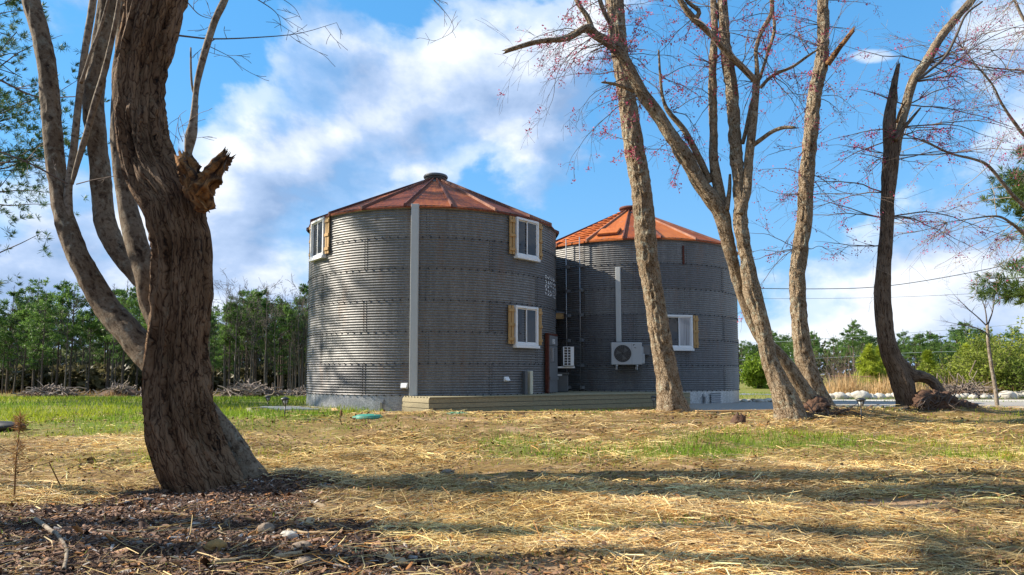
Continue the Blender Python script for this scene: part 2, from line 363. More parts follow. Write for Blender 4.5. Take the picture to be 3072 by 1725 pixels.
# ---------------------------------------------------------------- ground
def bare_mask(x, y):
    n = fbm(np.c_[x, y, x*0]*1.9+60, 3)
    g = gauss(x, y, .12, 3.35, .42, .28)+gauss(x, y, 1.25, 4.25, .5, .22)+gauss(x, y, 2.75, 5.2, .6, .25)+.8*gauss(x, y, -.9, 12.2, .8, .5)+.6*gauss(x, y, .6, 10.5, 1.2, .4)
    return np.clip(sstep(.28, .6, g*(.4+1.2*n)+.55*np.clip(n-.60, 0, 1)*(1-sstep(12, 15, y))), 0, 1)
def ground():
    def axis(lo, f0, f1, hi, step):
        a = list(np.arange(f0, f1+1e-6, step)); s = step; v = f1
        while v < hi: s = min(s*1.16, 40); v += s; a.append(v)
        s = step; v = f0; b = []
        while v > lo: s = min(s*1.16, 40); v -= s; b.append(v)
        return np.array(b[::-1]+a)
    xs = axis(-700, -5.5, 9.5, 700, .075); ys = axis(-60, 2.4, 15.5, 1200, .065)
    X, Y = np.meshgrid(xs, ys); x, y = X.ravel(), Y.ravel()
    V = np.stack([x, y, G(x, y)], 1)
    nx, ny = len(xs), len(ys); i = np.arange(nx*ny).reshape(ny, nx)
    Fq = np.stack([i[:-1, :-1], i[:-1, 1:], i[1:, 1:], i[1:, :-1]], -1).reshape(-1, 4)
    mu, gr = mulch_mask(x, y), grass_mask(x, y)
    gv = sstep(4.2, 5.2, x)*sstep(16.2, 17.4, y)*(1-sstep(30.0, 30.8, y))
    c = np.stack([mu, gr, gv, bare_mask(x, y)], 1)
    m, t, b = mat_new('ground'); pos = t.n('NewGeometry').outputs['Position']
    a = t.n('Attribute', attribute_name='cover'); s = t.n('SeparateColor', i_Color=a.outputs['Color']).outputs
    fine = t.noise(pos, 38, 6, .7); mid = t.noise(pos, 5, 5, .6); big = t.noise(pos, .55, 4, .6)
    dirt = t.ramp(t.math('ADD', t.math('MULTIPLY', fine, .5), t.math('MULTIPLY', mid, .5)), [(.3, (.16, .095, .055)), (.52, (.34, .22, .13)), (.75, (.47, .34, .21))])
    sv = t.vmath('ADD', t.mapv(pos, (6, 34, 6)), t.vmath('MULTIPLY', t.noise(pos, 2.2, 2, col=True), (3, 14, 3)))
    st = t.noise(sv, 1.6, 5, .7)
    straw = t.ramp(st, [(.32, (.045, .026, .010)), (.5, (.16, .10, .035)), (.70, (.46, .32, .12))])  # dark tones paint the shade in the gaps between blades into the ground
    c0 = t.mix(t.math('MULTIPLY', t.ramp(mid, [(.5, 1.), (.68, .25)]), t.math('SUBTRACT', 1., a.outputs['Alpha'])), dirt, straw)
    gn = t.noise(pos, 22, 5, .7)
    green = t.ramp(gn, [(.3, (.05, .085, .012)), (.55, (.125, .19, .02)), (.75, (.26, .29, .055))])
    gm = t.math('MULTIPLY', s[1], t.ramp(mid, [(.3, .35), (.6, 1.)]))
    brownf = t.ramp(t.noise(t.mapv(pos, (.35, 1.2, 1)), 1., 5, .6), [(.46, 0.), (.66, .85)])
    green = t.mix(brownf, green, (.33, .24, .10))
    c1 = t.mix(gm, c0, green)
    mul = t.ramp(t.noise(pos, 46, 7, .72), [(.3, (.022, .012, .009)), (.52, (.095, .055, .038)), (.72, (.2, .125, .085))])
    c2 = t.mix(s[0], c1, mul)
    grv = t.ramp(t.noise(pos, 60, 4, .7), [(.3, (.16, .15, .14)), (.7, (.42, .39, .35))])
    c3 = t.mix(s[2], c2, grv)
    t.put(b, 'Base Color', c3); t.put(b, 'Roughness', .92); t.put(b, 'Specular IOR Level', .15)
    hh = t.math('ADD', t.math('MULTIPLY', fine, .5), t.math('MULTIPLY', st, .7))
    t.put(b, 'Normal', t.n('Bump', i_Strength=.7, i_Distance=.02, i_Height=hh).outputs[0])
    o = mk('ground', V, Fq, m, None, True, {'cover': ('FLOAT_COLOR', c)})
    tag(o, 'straw strewn earth with bark mulch and grass', None, None, 'structure')
ground()
def strip(name, pts, wid, mat, label, lift=.012):
    """a strip of made ground that follows the terrain"""
    P = [Vector((*p, 0)) for p in pts]; V = []; Fc = []; n = 7; k = 0
    fine = []
    for a, b in zip(P, P[1:]):
        m_ = max(2, int((b-a).length/1.2))
        fine += [a.lerp(b, i/m_) for i in range(m_)]
    fine.append(P[-1])
    for i, p in enumerate(fine):
        d = (fine[min(i+1, len(fine)-1)]-fine[max(i-1, 0)]).normalized(); s = Vector((-d.y, d.x, 0))
        for j in range(n):
            q = p+s*wid*((j/(n-1))-.5)*(1+.16*math.sin(i*.9+j)); V.append((q.x, q.y, gz(q.x, q.y)+lift))
    for i in range(len(fine)-1):
        for j in range(n-1): Fc.append((i*n+j, (i+1)*n+j, (i+1)*n+j+1, i*n+j+1))
    return tag(mk(name, V, Fc, mat, None, True), label, None, None, 'structure')
M['gravel'] = simple('gravel', (.50, .46, .40), .95, 0, .3, 40, .8)
M['asphalt'] = simple('asphalt', (.17, .175, .19), .9, 0, .2, 30, .4)
strip('gravel_drive', [(6, 28.3), (12, 27.8), (22, 27.3), (50, 28)], 3.0, M['gravel'], 'pale gravel drive beside the white rocks')
strip('road', [(-8, 41), (8, 38.5), (14, 37.6), (20, 37.8), (60, 41)], 3., M['asphalt'], 'narrow grey road behind the grain bins')

# ---------------------------------------------------------------- grain bins
RB, RING, SK, NR = 3.75, .81, .40, 6
EAVE = SK+NR*RING
C1 = Vector((-2.40, 21.06, 0)); C2 = Vector((4.40, 25.2, 0))
ROOF_RISE = 1.84
def hit(px, py, C, R=RB):
    """angle and height where the sight line through a photo pixel meets a bin wall"""
    p = W(px, py, 10.); d = p-Vector((0, 0, CAMZ)); o = Vector((0, 0, CAMZ))-C
    a = d.x**2+d.y**2; b = 2*(o.x*d.x+o.y*d.y); c = o.x**2+o.y**2-R*R
    q = b*b-4*a*c
    k = (-b-math.sqrt(max(q, 0)))/(2*a)
    h = o+d*k
    return math.atan2(h.x, -h.y), h.z
def wallM(phi, z, off=0.):
    """local frame on the wall: x along it (right), y into the wall, z up"""
    return Matrix.Translation((math.sin(phi)*(RB+off), -math.cos(phi)*(RB+off), z)) @ Matrix.Rotation(phi, 4, 'Z')
def sheet_mesh(name, nang, ang, corr, h, mat, amp=.009):
    nz = corr*7; V = []; Fc = []
    a_ = np.linspace(-ang/2, ang/2, nang+1)
    for k in range(nz+1):
        z = h*k/nz; r = RB+amp*math.cos(2*math.pi*corr*k/nz)*(1 if corr > 1 else 0)
        for a in a_: V.append((math.sin(a)*r, -math.cos(a)*r, z))
    n = nang+1
    for k in range(nz):
        for j in range(nang): Fc.append((k*n+j, k*n+j+1, (k+1)*n+j+1, (k+1)*n+j))
    me = bpy.data.meshes.new(name); me.from_pydata(V, [], Fc); me.materials.append(mat)
    me.polygons.foreach_set('use_smooth', np.ones(len(me.polygons), dtype=bool)); return me
SHEET = sheet_mesh('wall_sheet', 16, 2*math.pi/7+.012, 12, RING+.012, M['galv'])
SKIRT = sheet_mesh('skirt_sheet', 16, 2*math.pi/7+.012, 1, SK+.02, M['skirt'])
def child(name, me, parent, loc=(0, 0, 0), rz=0, scale=None):
    o = bpy.data.objects.new(name, me); COL.link(o); o.parent = parent; o.location = loc; o.rotation_euler = (0, 0, rz)
    if scale: o.scale = scale
    return o
M['bolt'] = simple('rusty_bolt', (.025, .02, .017), .7)
def make_bin(C, label, seam0, roofmat, rib0):
    b = thing('grain_bin', label, 'grain bin', (C.x, C.y, 0), 0, 'grain bins')
    st = 2*math.pi/7
    for r in range(NR):
        for k in range(7):
            s = 1+(.0009 if k % 2 else 0)+(.0006 if r % 2 else 0)
            child('wall_sheet', SHEET, b, (0, 0, SK+r*RING), seam0+st*(k+.5+(.5 if r % 2 else 0)), (s, s, 1))
    for k in range(7):
        s = .9972+(.0007 if k % 2 else 0)
        child('skirt_sheet', SKIRT, b, (0, 0, -.03), seam0+st*(k+.5)+.35, (s, s, 1))
    bo = MB(); nb = 110
    for r in range(NR+1):
        z = SK+r*RING-.006
        for i in range(nb):
            a = 2*math.pi*(i+.3*r)/nb
            if math.cos(a) < -.25: continue
            bo.box(-.015, .015, -.018, .01, -.015, .015, wallM(a, z, .008))
    for r in range(NR):
        for k in range(7):
            a = seam0+st*(k+(.5 if r % 2 else 0))
            if math.cos((a+math.pi) % (2*math.pi)-math.pi) < -.25: continue
            for j in range(12):
                for s in (-.011, .011): bo.box(-.0075, .0075, -.011, .01, -.0075, .0075, wallM(a+s, SK+r*RING+(j+.5)*RING/12, .002))
    bo.out('bolts', M['bolt'], b)['kind'] = 'stuff'
    # roof: twenty tapered panels with raised ribs
    RE, rc = RB+.10, .30; z0, z1 = EAVE-.02, EAVE+ROOF_RISE*(1-.30/RB)
    st = 2*math.pi/20; P = lambda a, r, z: (math.sin(a)*r, -math.cos(a)*r, z)
    V = []; n = 8
    for k in range(n+1):
        f = k/n; r = RE+(rc-RE)*f; z = z0+(z1-z0)*f
        for j in range(5):
            a = (j/4-.5)*st; sag = .012*math.cos((j/4-.5)*math.pi)*(1-f)
            rr = r*math.cos(st/2)/math.cos(a) if True else r
            V.append(P(a, rr, z-sag))
    Fc = [(k*5+j, k*5+j+1, (k+1)*5+j+1, (k+1)*5+j) for k in range(n) for j in range(4)]
    b0 = len(V)
    V += [P((j/4-.5)*st, RE*math.cos(st/2)/math.cos((j/4-.5)*st)-.004, z0-.055) for j in range(5)]
    Fc += [(b0+j, b0+j+1, j+1, j) for j in range(4)]
    pm = bpy.data.meshes.new('roof_panel'); pm.from_pydata(V, [], Fc); pm.materials.append(roofmat)
    rb = MB(); q0, q1 = Vector(P(0, RE+.015, z0+.0)), Vector(P(0, rc, z1)); up = Vector((0, 0, 1))
    rb.poly([q0+Vector((-.028, 0, -.03)), q0+Vector((.028, 0, -.03)), q0+Vector((.02, 0, .06)), q0+Vector((-.02, 0, .06)),
             q1+Vector((-.02, 0, -.03)), q1+Vector((.02, 0, -.03)), q1+Vector((.014, 0, .05)), q1+Vector((-.014, 0, .05))],
            [(0, 1, 2, 3), (1, 5, 6, 2), (2, 6, 7, 3), (3, 7, 4, 0), (4, 7, 6, 5)])
    rm = rb.out('roof_rib', M['rust_rib']); rme = rm.data; bpy.data.objects.remove(rm)
    for k in range(20):
        child('roof_panel', pm, b, (0, 0, 0), rib0+st*(k+.5))
        child('roof_rib', rme, b, (0, 0, 0), rib0+st*k)
    ca = MB(); zc = z1-.05
    ca.lathe([(.30, zc), (.30, zc+.10), (.33, zc+.12), (.34, zc+.15)], 28)
    cap = ca.out('vent_collar', M['dgrey'] if roofmat == M['rust_dark'] else M['rust_rib'], b, True)
    MB().lathe([(.31, zc+.15), (.375, zc+.16), (.385, zc+.20), (.36, zc+.245), (.30, zc+.255), (.1, zc+.27)], 28).out('vent_lid', M['dgrey'] if roofmat == M['rust_dark'] else M['rust_rib'], b)
    for k in range(10):
        a = rib0+2*math.pi*k/10+.15
        pm_ = wallM(a, 0); x, y = math.sin(a)*.62, -math.cos(a)*.62
        zz = z0+(z1-z0)*(RE-.62)/(RE-rc)
        MB().box(-.05, .05, -.03, .03, -.02, .045, Matrix.Translation((x, y, zz)) @ Matrix.Rotation(a, 4, 'Z')).out('roof_clip', M['dgrey'], b)
    # eave ring under the panels
    MB().lathe([(RB+.012, EAVE-.07), (RB+.03, EAVE-.06), (RB+.03, EAVE-.02), (RB+.012, EAVE-.015)], 60).out('eave_ring', M['galv_new'], b, True)
    return b
bin1 = make_bin(C1, 'larger looking nearer grey corrugated grain bin house with dark rusted roof', R_(-22), M['rust_dark'], R_(-5.3))
bin2 = make_bin(C2, 'farther grey corrugated grain bin house with bright orange rusted roof behind the tree trunk', R_(-8), M['rust_bright'], R_(-13))

def window(b, C, px, py, w=.92, h=1.06, lefts=True, rights=True, curtain=False):
    phi, z = hit(px, py, C); Mx = wallM(phi, z, .0)
    f = MB(); T = .062; y0, y1 = -.075, .12
    f.box(-w/2, w/2, y0, y1, h/2-T, h/2, Mx).box(-w/2, w/2, y0, y1, -h/2+.0, -h/2+T, Mx)
    f.box(-w/2, -w/2+T, y0+.002, y1, -h/2+T, h/2-T, Mx).box(w/2-T, w/2, y0+.002, y1, -h/2+T, h/2-T, Mx)
    o = bevel(f.out('window', M['white'], b), .008)
    sill = bevel(MB().box(-w/2-.02, w/2+.02, -.11, .1, -h/2-.075, -h/2-.002, Mx).out('sill', M['white'], o), .006)
    iw = w/2-T
    for s in (-1, 1):
        sx0, sx1 = (-iw, .02) if s < 0 else (-.02, iw); yy = -.045 if s > 0 else -.02
        sa = MB(); q = .028
        sa.box(sx0, sx1, yy, yy+.03, h/2-T-q, h/2-T, Mx).box(sx0, sx1, yy, yy+.03, -h/2+T, -h/2+T+q, Mx)
        sa.box(sx0, sx0+q, yy+.001, yy+.03, -h/2+T+q, h/2-T-q, Mx).box(sx1-q, sx1, yy+.001, yy+.03, -h/2+T+q, h/2-T-q, Mx)
        sa.out('sash', M['white'], o)
        MB().box(sx0+q, sx1-q, yy+.012, yy+.018, -h/2+T+q, h/2-T-q, Mx).out('pane', M['glass'] if not (curtain and s > 0) else M['curtain'], o)
    for s, on in ((-1, lefts), (1, rights)):
        if not on: continue
        p2 = phi+s*(w/2+.125)/RB; M2 = wallM(p2, z+.01, .012); hs = h*.97
        sh = thing('shutter', None, None); sh.parent = b
        for k in (-1, 1):
            bevel(MB().box(-.042, .042, -.05, -.025, -hs/2, hs/2, M2 @ Matrix.Translation((k*.052, 0, 0))).out('board', M['shutter'], sh), .004)
        for k in (-1, 0, 1):
            bevel(MB().box(-.098, .098, -.075, -.0505, -.04, .04, M2 @ Matrix.Translation((0, 0, k*(hs/2-.13)))).out('batten', M['shutter'], sh), .004)
def cur():
    m, t, b = mat_new('curtain_behind_glass'); g = t.n('TexCoord').outputs['Object']
    wv = t.noise(t.mapv(g, (14, 14, .3)), 1.5, 3)
    t.put(b, 'Base Color', t.ramp(wv, [(.35, (.16, .16, .17)), (.65, (.42, .42, .44))])); t.put(b, 'Roughness', .05); return m
M['curtain'] = cur()
window(bin1, C1, 1579, 716); window(bin1, C1, 1577, 978); window(bin1, C1, 957, 716)
window(bin2, C2, 2036, 995, curtain=True)

# pipe covers, vents, meter cabinet
def duct(b, C, px, z0, z1, w):
    phi, _ = hit(px, 900, C); d = MB(); Mx = wallM(phi, 0, .0)
    d.box(-w/2, w/2, -.085, .03, z0, z1, Mx)
    o = bevel(d.out('pipe_cover', M['duct'], b), .008)
    MB().box(w/2-.035, w/2+.012, -.07, .03, z0+.002, z1-.002, Mx).out('flange', M['duct'], o)
duct(bin1, C1, 1243, .385, EAVE+.03, .19)
_, zt = hit(1855, 802, C2); _, zb = hit(1855, 1026, C2)
duct(bin2, C2, 1855, zb, zt, .15)
def vent(px, py, s):
    phi, z = hit(px, py, C1); Mx = wallM(phi, z, .0)
    v = MB(); v.box(-s, s, -.03, .02, -s*.8, s*.8, Mx)
    v.poly([Mx @ Vector(p) for p in ((-s*.8, -.03, s*.7), (s*.8, -.03, s*.7), (s*.8, -.12, -s*.5), (-s*.8, -.12, -s*.5), (-s*.8, -.03, -s*.5), (s*.8, -.03, -s*.5))],
           [(0, 3, 2, 1), (0, 4, 3), (1, 2, 5), (3, 4, 5, 2)])
    v.out('wall_vent', M['white'], bin1)
vent(1213, 1157, .09); vent(1518, 1137, .075)
for px, m_, w_ in ((1570, 'dgrey', .05), (1585, 'cream', .06)):
    if m_ == 'cream': M['cream'] = simple('cream_pvc', (.55, .52, .40), .5)
    phi, zt = hit(px, 1113, C1)
    bevel(MB().box(-w_, w_, -.12, .02, .385, zt, wallM(phi, 0)).out('riser_pipe', M[m_], bin1), .01)
# anchor straps on the skirts
for C, b, pxs in ((C1, bin1, (1147,)), (C2, bin2, (2112,))):
    for px in pxs:
        phi, z = hit(px, 1205, C)
        MB().box(-.03, .03, -.06, -.0, -.02, .20, wallM(phi, .02) @ Matrix.Rotation(.12, 4, 'X')).box(-.045, .045, -.03, .02, .21, .27, wallM(phi, .02)).out('anchor_strap', M['galv_new'], b)
# corrugated hatch on the far bin's skirt
phi, z = hit(2147, 1204, C2); hv = MB()
nn = 42; V = []; Fc = []
for k in range(nn+1):
    zz = -.02+.34*k/nn
    for j in range(5): V.append(wallM(phi, 0, .02+.016*math.cos(2*math.pi*5*k/nn)) @ Vector(((j/4-.5)*.5, 0, zz)))
Fc = [(k*5+j, k*5+j+1, (k+1)*5+j+1, (k+1)*5+j) for k in range(nn) for j in range(4)]
mk('skirt_hatch', V, Fc, M['galv_new'], bin2, True)
# old bin door with strap hinges on the nearer bin
def bin_door():
    phi, zt = hit(1652, 1007, C1); zb_ = .40; Mx = wallM(phi, 0, .03); hw = .40
    d = MB().box(-hw, hw, -.06, .0, zb_, zt-.30, Mx).box(-hw, hw, -.065, .0, zt-.29, zt-.01, Mx)
    o = bevel(d.out('bin_door', M['doorgrey'], bin1), .008)
    MB().box(-hw-.14, -hw-.004, -.055, .03, zb_, zt+.02, Mx).box(-hw-.14, hw+.02, -.055, .03, zt+.0, zt+.05, Mx).out('door_frame', M['rust_red'], o)
    for zz in (zb_+.36,):
        MB().box(-hw-.02, hw+.02, -.085, -.0605, zz, zz+.09, Mx).out('hinge_strap', M['doorgrey'], o)
    MB().box(-hw+.10, -hw+.22, -.12, -.0605, zt-.75, zt-.36, Mx).out('latch_plate', M['galv_new'], o)
    lv = MB()
    for k in range(7):
        for j in range(2): lv.box(-hw+.3+j*.13, -hw+.39+j*.13, -.068, -.0605, zt-.42-k*.06, zt-.385-k*.06, Mx)
    lv.out('louvres', M['dgrey'], o)
    cu = bpy.data.curves.new('lettering', 'FONT'); cu.body = '180'; cu.size = .2; cu.extrude = .002; cu.align_x = 'CENTER'
    tx = bpy.data.objects.new('lettering', cu); COL.link(tx)
    me = bpy.data.meshes.new_from_object(tx.evaluated_get(bpy.context.evaluated_depsgraph_get())); bpy.data.objects.remove(tx)
    me.materials.clear(); me.materials.append(M['white']); tx = bpy.data.objects.new('lettering', me); COL.link(tx); tx.parent = o
    tx.matrix_local = Mx @ Matrix.Translation((-.03, -.0685, zt-.24)) @ Matrix.Rotation(math.pi/2, 4, 'X')
bin_door()
# worn white stencil near the right-hand edge of the nearer bin
sp = MB(); rs = random.Random(5)
for row, (zz, n_) in enumerate(((3.66, 6), (3.52, 7), (3.40, 8), (3.28, 8), (3.17, 7))):
    for k in range(n_):
        a = R_(63)+k*R_(2.6)
        for q in range(5):
            if rs.random() < .25: continue
            zz0 = zz+rs.choice((0, .03, .06)); da = R_(rs.uniform(0, 1.2)); s = rs.uniform(.016, .03)
            Mx = wallM(a+da, zz0, .0125)
            sp.poly([Mx @ Vector(v) for v in ((-s, 0, 0), (s, 0, 0), (s, 0, .036), (-s, 0, .036))], [(0, 1, 2, 3)])
sp.out('stencil_lettering', M['white'], bin1)['kind'] = 'stuff'

# ladder on the far bin, roof rungs, hatch
def ladder():
    lad = thing('wall_ladder', None, None); lad.parent = bin2
    phs = [hit(px, 900, C2)[0] for px in (1708, 1747)]
    off = .16; ztop = EAVE+.12
    ends = []
    for ph in phs:
        p = Vector((math.sin(ph)*(RB+off), -math.cos(ph)*(RB+off), 0)); ends.append(p)
        MB().cyl(p+Vector((0, 0, .42)), p+Vector((0, 0, ztop)), .017).out('rail', M['galv_new'], lad, True)
    k = 0; z = .6
    while z < ztop:
        MB().cyl(ends[0]+Vector((0, 0, z)), ends[1]+Vector((0, 0, z)), .008, n=6).out('rung', M['doorgrey'], lad, True); z += .30
    for ph in phs:
        for zz in (SK+.1, SK+RING, SK+2*RING, SK+3*RING, SK+4*RING, SK+5*RING):
            MB().box(-.015, .06, -off-.02, .0, zz-.05, zz+.05, wallM(ph, 0)).out('standoff', M['galv_new'], lad)
ladder()
def roof_pt(phi, f, lift=.0):
    RE, rc = RB+.10, .30; z0, z1 = EAVE-.02, EAVE+ROOF_RISE*(1-.30/RB)
    r = RE+(rc-RE)*f
    return Vector((math.sin(phi)*r, -math.cos(phi)*r, z0+(z1-z0)*f+lift))
pm = sum(hit(px, 900, C2)[0] for px in (1708, 1747))/2
st20 = 2*math.pi/20; kk = round((pm-R_(-13))/st20-.5); pmid = R_(-13)+st20*(kk+.5)
for k in range(12):
    f = .03+k*.078
    a, b_ = roof_pt(pmid-st20*.42, f, .07), roof_pt(pmid+st20*.42, f, .07)
    MB().cyl(a, b_, .022, n=6).out('roof_rung', M['rust_bright'], bin2, True)
ph = pmid+st20*1.0; c0 = roof_pt(ph, .2, 0)
sl_ = math.atan2(ROOF_RISE, RB)
Mh = Matrix.Translation(c0) @ Matrix.Rotation(ph, 4, 'Z') @ Matrix.Rotation(sl_, 4, 'X')
bevel(MB().box(-.33, .33, -.3, .3, -.02, .09, Mh).out('roof_hatch', M['rust_bright'], bin2), .02)
MB().box(-.35, .35, -.32, .32, .0, .035, Mh).out('hatch_rim', M['rust_rib'], bin2)
# rusty drip bracket high on the far bin, rusted door edge at its right side
phi, z = hit(2049, 742, C2); MB().box(-.03, .03, -.03, .01, -.55, .05, wallM(phi, z)).out('bracket_stain', M['rust_red'], bin2)
phi, z = hit(2214, 1100, C2)
bevel(MB().box(-.10, .16, -.10, .12, .55, 2.18, wallM(R_(86), 0, .02)).out('door_edge', M['rust_red'], bin2), .01)

# outdoor air-conditioning units
def ac_unit():
    phi, z = hit(1880, 1062, C2); b = thing('air_conditioner', 'grey outdoor air conditioner with round fan grille on the farther bin', 'air conditioner', (C2.x, C2.y, 0))
    w_, h_, dp = .94, .69, .34; rz = phi*.35
    ctr = Vector((math.sin(phi)*(RB+.34), -math.cos(phi)*(RB+.34), z)); Mx = Matrix.Translation(ctr) @ Matrix.Rotation(rz, 4, 'Z')
    body = bevel(MB().box(-w_/2, w_/2, -dp/2, dp/2, -h_/2, h_/2, Mx).out('casing', M['acbox'], b), .025, 3)
    fx = -.125; g = MB(); fy = -dp/2-.012
    n = 40
    ring = lambda r, y: [Mx @ Vector((fx+r*math.cos(2*math.pi*i/n), y, -.0+r*math.sin(2*math.pi*i/n))) for i in range(n)]
    MB_ = MB(); MB_.poly(ring(.262, -dp/2-.004), [tuple(range(n))]); MB_.out('fan_opening', M['black'], b)
    for r in (.045, .09, .135, .18, .225, .262):
        g.poly(ring(r-.004, fy)+ring(r+.004, fy), [(i, (i+1) % n, n+(i+1) % n, n+i) for i in range(n)])
    for i in range(20):
        a = 2*math.pi*i/20
        g.cyl(Mx @ Vector((fx+.04*math.cos(a), fy, .04*math.sin(a))), Mx @ Vector((fx+.262*math.cos(a), fy, .262*math.sin(a))), .0035, n=4)
    g.out('fan_grille', M['dgrey'], b)
    bl = MB()
    for i in range(3):
        a = 2*math.pi*i/3+.4
        pts = [(fx+.03*math.cos(a), -dp/2-.006, .03*math.sin(a)), (fx+.2*math.cos(a+.1), -dp/2-.006, .2*math.sin(a+.1)), (fx+.21*math.cos(a+.8), -dp/2-.006, .21*math.sin(a+.8))]
        bl.poly([Mx @ Vector(p) for p in pts], [(0, 1, 2)])
    bl.out('fan_blade', M['dgrey'], b)
    MB().box(.155, .16, -dp/2-.003, -dp/2+.05, -h_/2+.02, h_/2-.02, Mx).out('panel_seam', M['dgrey'], b)
    lg = MB(); lx, lz = .235, h_/2-.09
    lg.poly([Mx @ Vector((lx+p[0], -dp/2-.004, lz+p[1])) for p in ((-.035, -.03), (-.03, .03), (.03, .035), (-.005, .01))], [(0, 3, 2, 1)])
    lg.poly([Mx @ Vector((lx+p[0], -dp/2-.004, lz+p[1])) for p in ((-.01, -.08), (.06, -.095), (.05, -.07), (-.02, -.07))], [(0, 1, 2, 3)])
    lg.out('emblem', M['black'], b)
    sd = MB().box(w_/2-.01, w_/2+.09, -dp/2+.08, dp/2-.04, -h_/2+.03, .0, Mx).box(w_/2-.01, w_/2+.055, -dp/2+.1, dp/2-.04, .0, h_/2-.12, Mx)
    bevel(sd.out('valve_cover', M['acbox'], b), .02)
    for x in (-.3, .32):
        br = MB(); br.box(x-.025, x+.025, -dp/2+.01, dp/2+.2, -h_/2-.045, -h_/2-.002, Mx).box(x-.02, x+.02, dp/2+.1, dp/2+.16, -h_/2-.14, -h_/2-.045, Mx)
        br.box(x-.012, x+.012, -dp/2+.02, -dp/2+.06, -h_/2-.15, -h_/2-.045, Mx); br.out('wall_bracket', M['acbox'], b)
    p2, z2 = hit(1938, 1050, C2)
    o = MB().box(-.10, .10, -.12, .02, -.15, .13, wallM(p2, z2)).box(-.12, .12, -.14, .02, .13, .145, wallM(p2, z2)).out('disconnect_box', M['doorgrey'], bin2)
    pa, pb = Mx @ Vector((w_/2+.08, 0, -.05)), wallM(p2, z2) @ Vector((0, -.05, -.15))
    MB().cyl(pa, pa.lerp(pb, .5)+Vector((0, 0, -.12)), .012, n=6).cyl(pa.lerp(pb, .5)+Vector((0, 0, -.12)), pb, .012, n=6).out('power_whip', M['black'], b)
ac_unit()
def ac_side():
    b = thing('air_conditioner', 'pale air conditioner with slatted end grille in the gap between the bins', 'air conditioner', (0, 0, 0))
    d = 20.2; k = d/F; x0, x1 = W(1690, 1100, d).x, W(1722, 1100, d).x; z0, z1 = W(1700, 1097, d).z, W(1700, 1040, d).z
    b.location = (x0, d, 0); lx = x1-x0
    MB().box(0, lx, .02, .75, z0, z1).out('casing', M['acbox'], b)
    fr = MB(); nr = 7
    fr.box(0, .03, 0, .019, z0, z1).box(lx-.10, lx, -.0, .0195, z0, z1).box(.12, .14, .003, .0195, z0, z1)
    for i in range(nr+1):
        z = z0+(z1-z0-.012)*i/nr; fr.box(.03, lx-.10, .001, .019, z, z+.014)
    fr.out('end_grille', M['white'], b)
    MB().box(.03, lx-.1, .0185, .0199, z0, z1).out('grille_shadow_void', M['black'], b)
    br = MB().box(-.35, lx+.03, .1, .16, z0-.07, z0-.02).box(-.38, -.30, .1, .16, z0-.22, z0+.35).box(-.35, -.02, .28, .34, z0-.30, z0-.25)
    br.out('wall_bracket', M['white'], b)
ac_side()
# link building between the bins
def link():
    d = 22.6; b = thing('link_building', 'small brown boarded link with grey sloping roof and orange eave board between the two bins', 'building', (W(1700, 1100, d).x, d, 0))
    ox = b.location.x
    xr = W(1709, 960, d).x-ox; zt = W(1700, 945, d).z; ze = W(1700, 955, d).z
    xw = W(1693, 960, d).x-ox
    n = 9
    for i in range(n):
        z0 = .38+(ze-.38)*i/n; z1 = .38+(ze-.38)*(i+1)/n-.006
        MB().box(-1.6, xw, .3, .34+(.004 if i % 2 else 0), z0, z1).out('wall_board', M['brownwall'], b)
    MB().box(-1.6, xw+.1, -.02, .02, ze-.02, ze+.17).out('eave_board', M['timber'], b)
    r = MB(); r.poly([(-1.6, -.06, ze+.17), (xw+.13, -.06, ze+.17), (xw-.15, 2.2, ze+.75), (-1.6, 2.2, ze+.75), (-1.6, -.06, ze+.20), (xw+.13, -.06, ze+.20), (xw-.15, 2.2, ze+.78), (-1.6, 2.2, ze+.78)],
                     [(0, 1, 2, 3), (4, 7, 6, 5), (0, 4, 5, 1), (1, 5, 6, 2), (2, 6, 7, 3)])
    r.out('roof', M['doorgrey'], b)
    c = thing('utility_box', 'dark grey lidded utility box standing on the deck in the gap between the bins', 'utility box', (W(1680, 1150, 20.9).x, 20.9, .38))
    bevel(MB().box(-.2, .24, -.2, .2, 0, .52).out('body', M['dgrey'], c), .03); bevel(MB().box(-.22, .26, -.22, .22, .525, .60).out('lid', M['dgrey'], c), .02)
link()
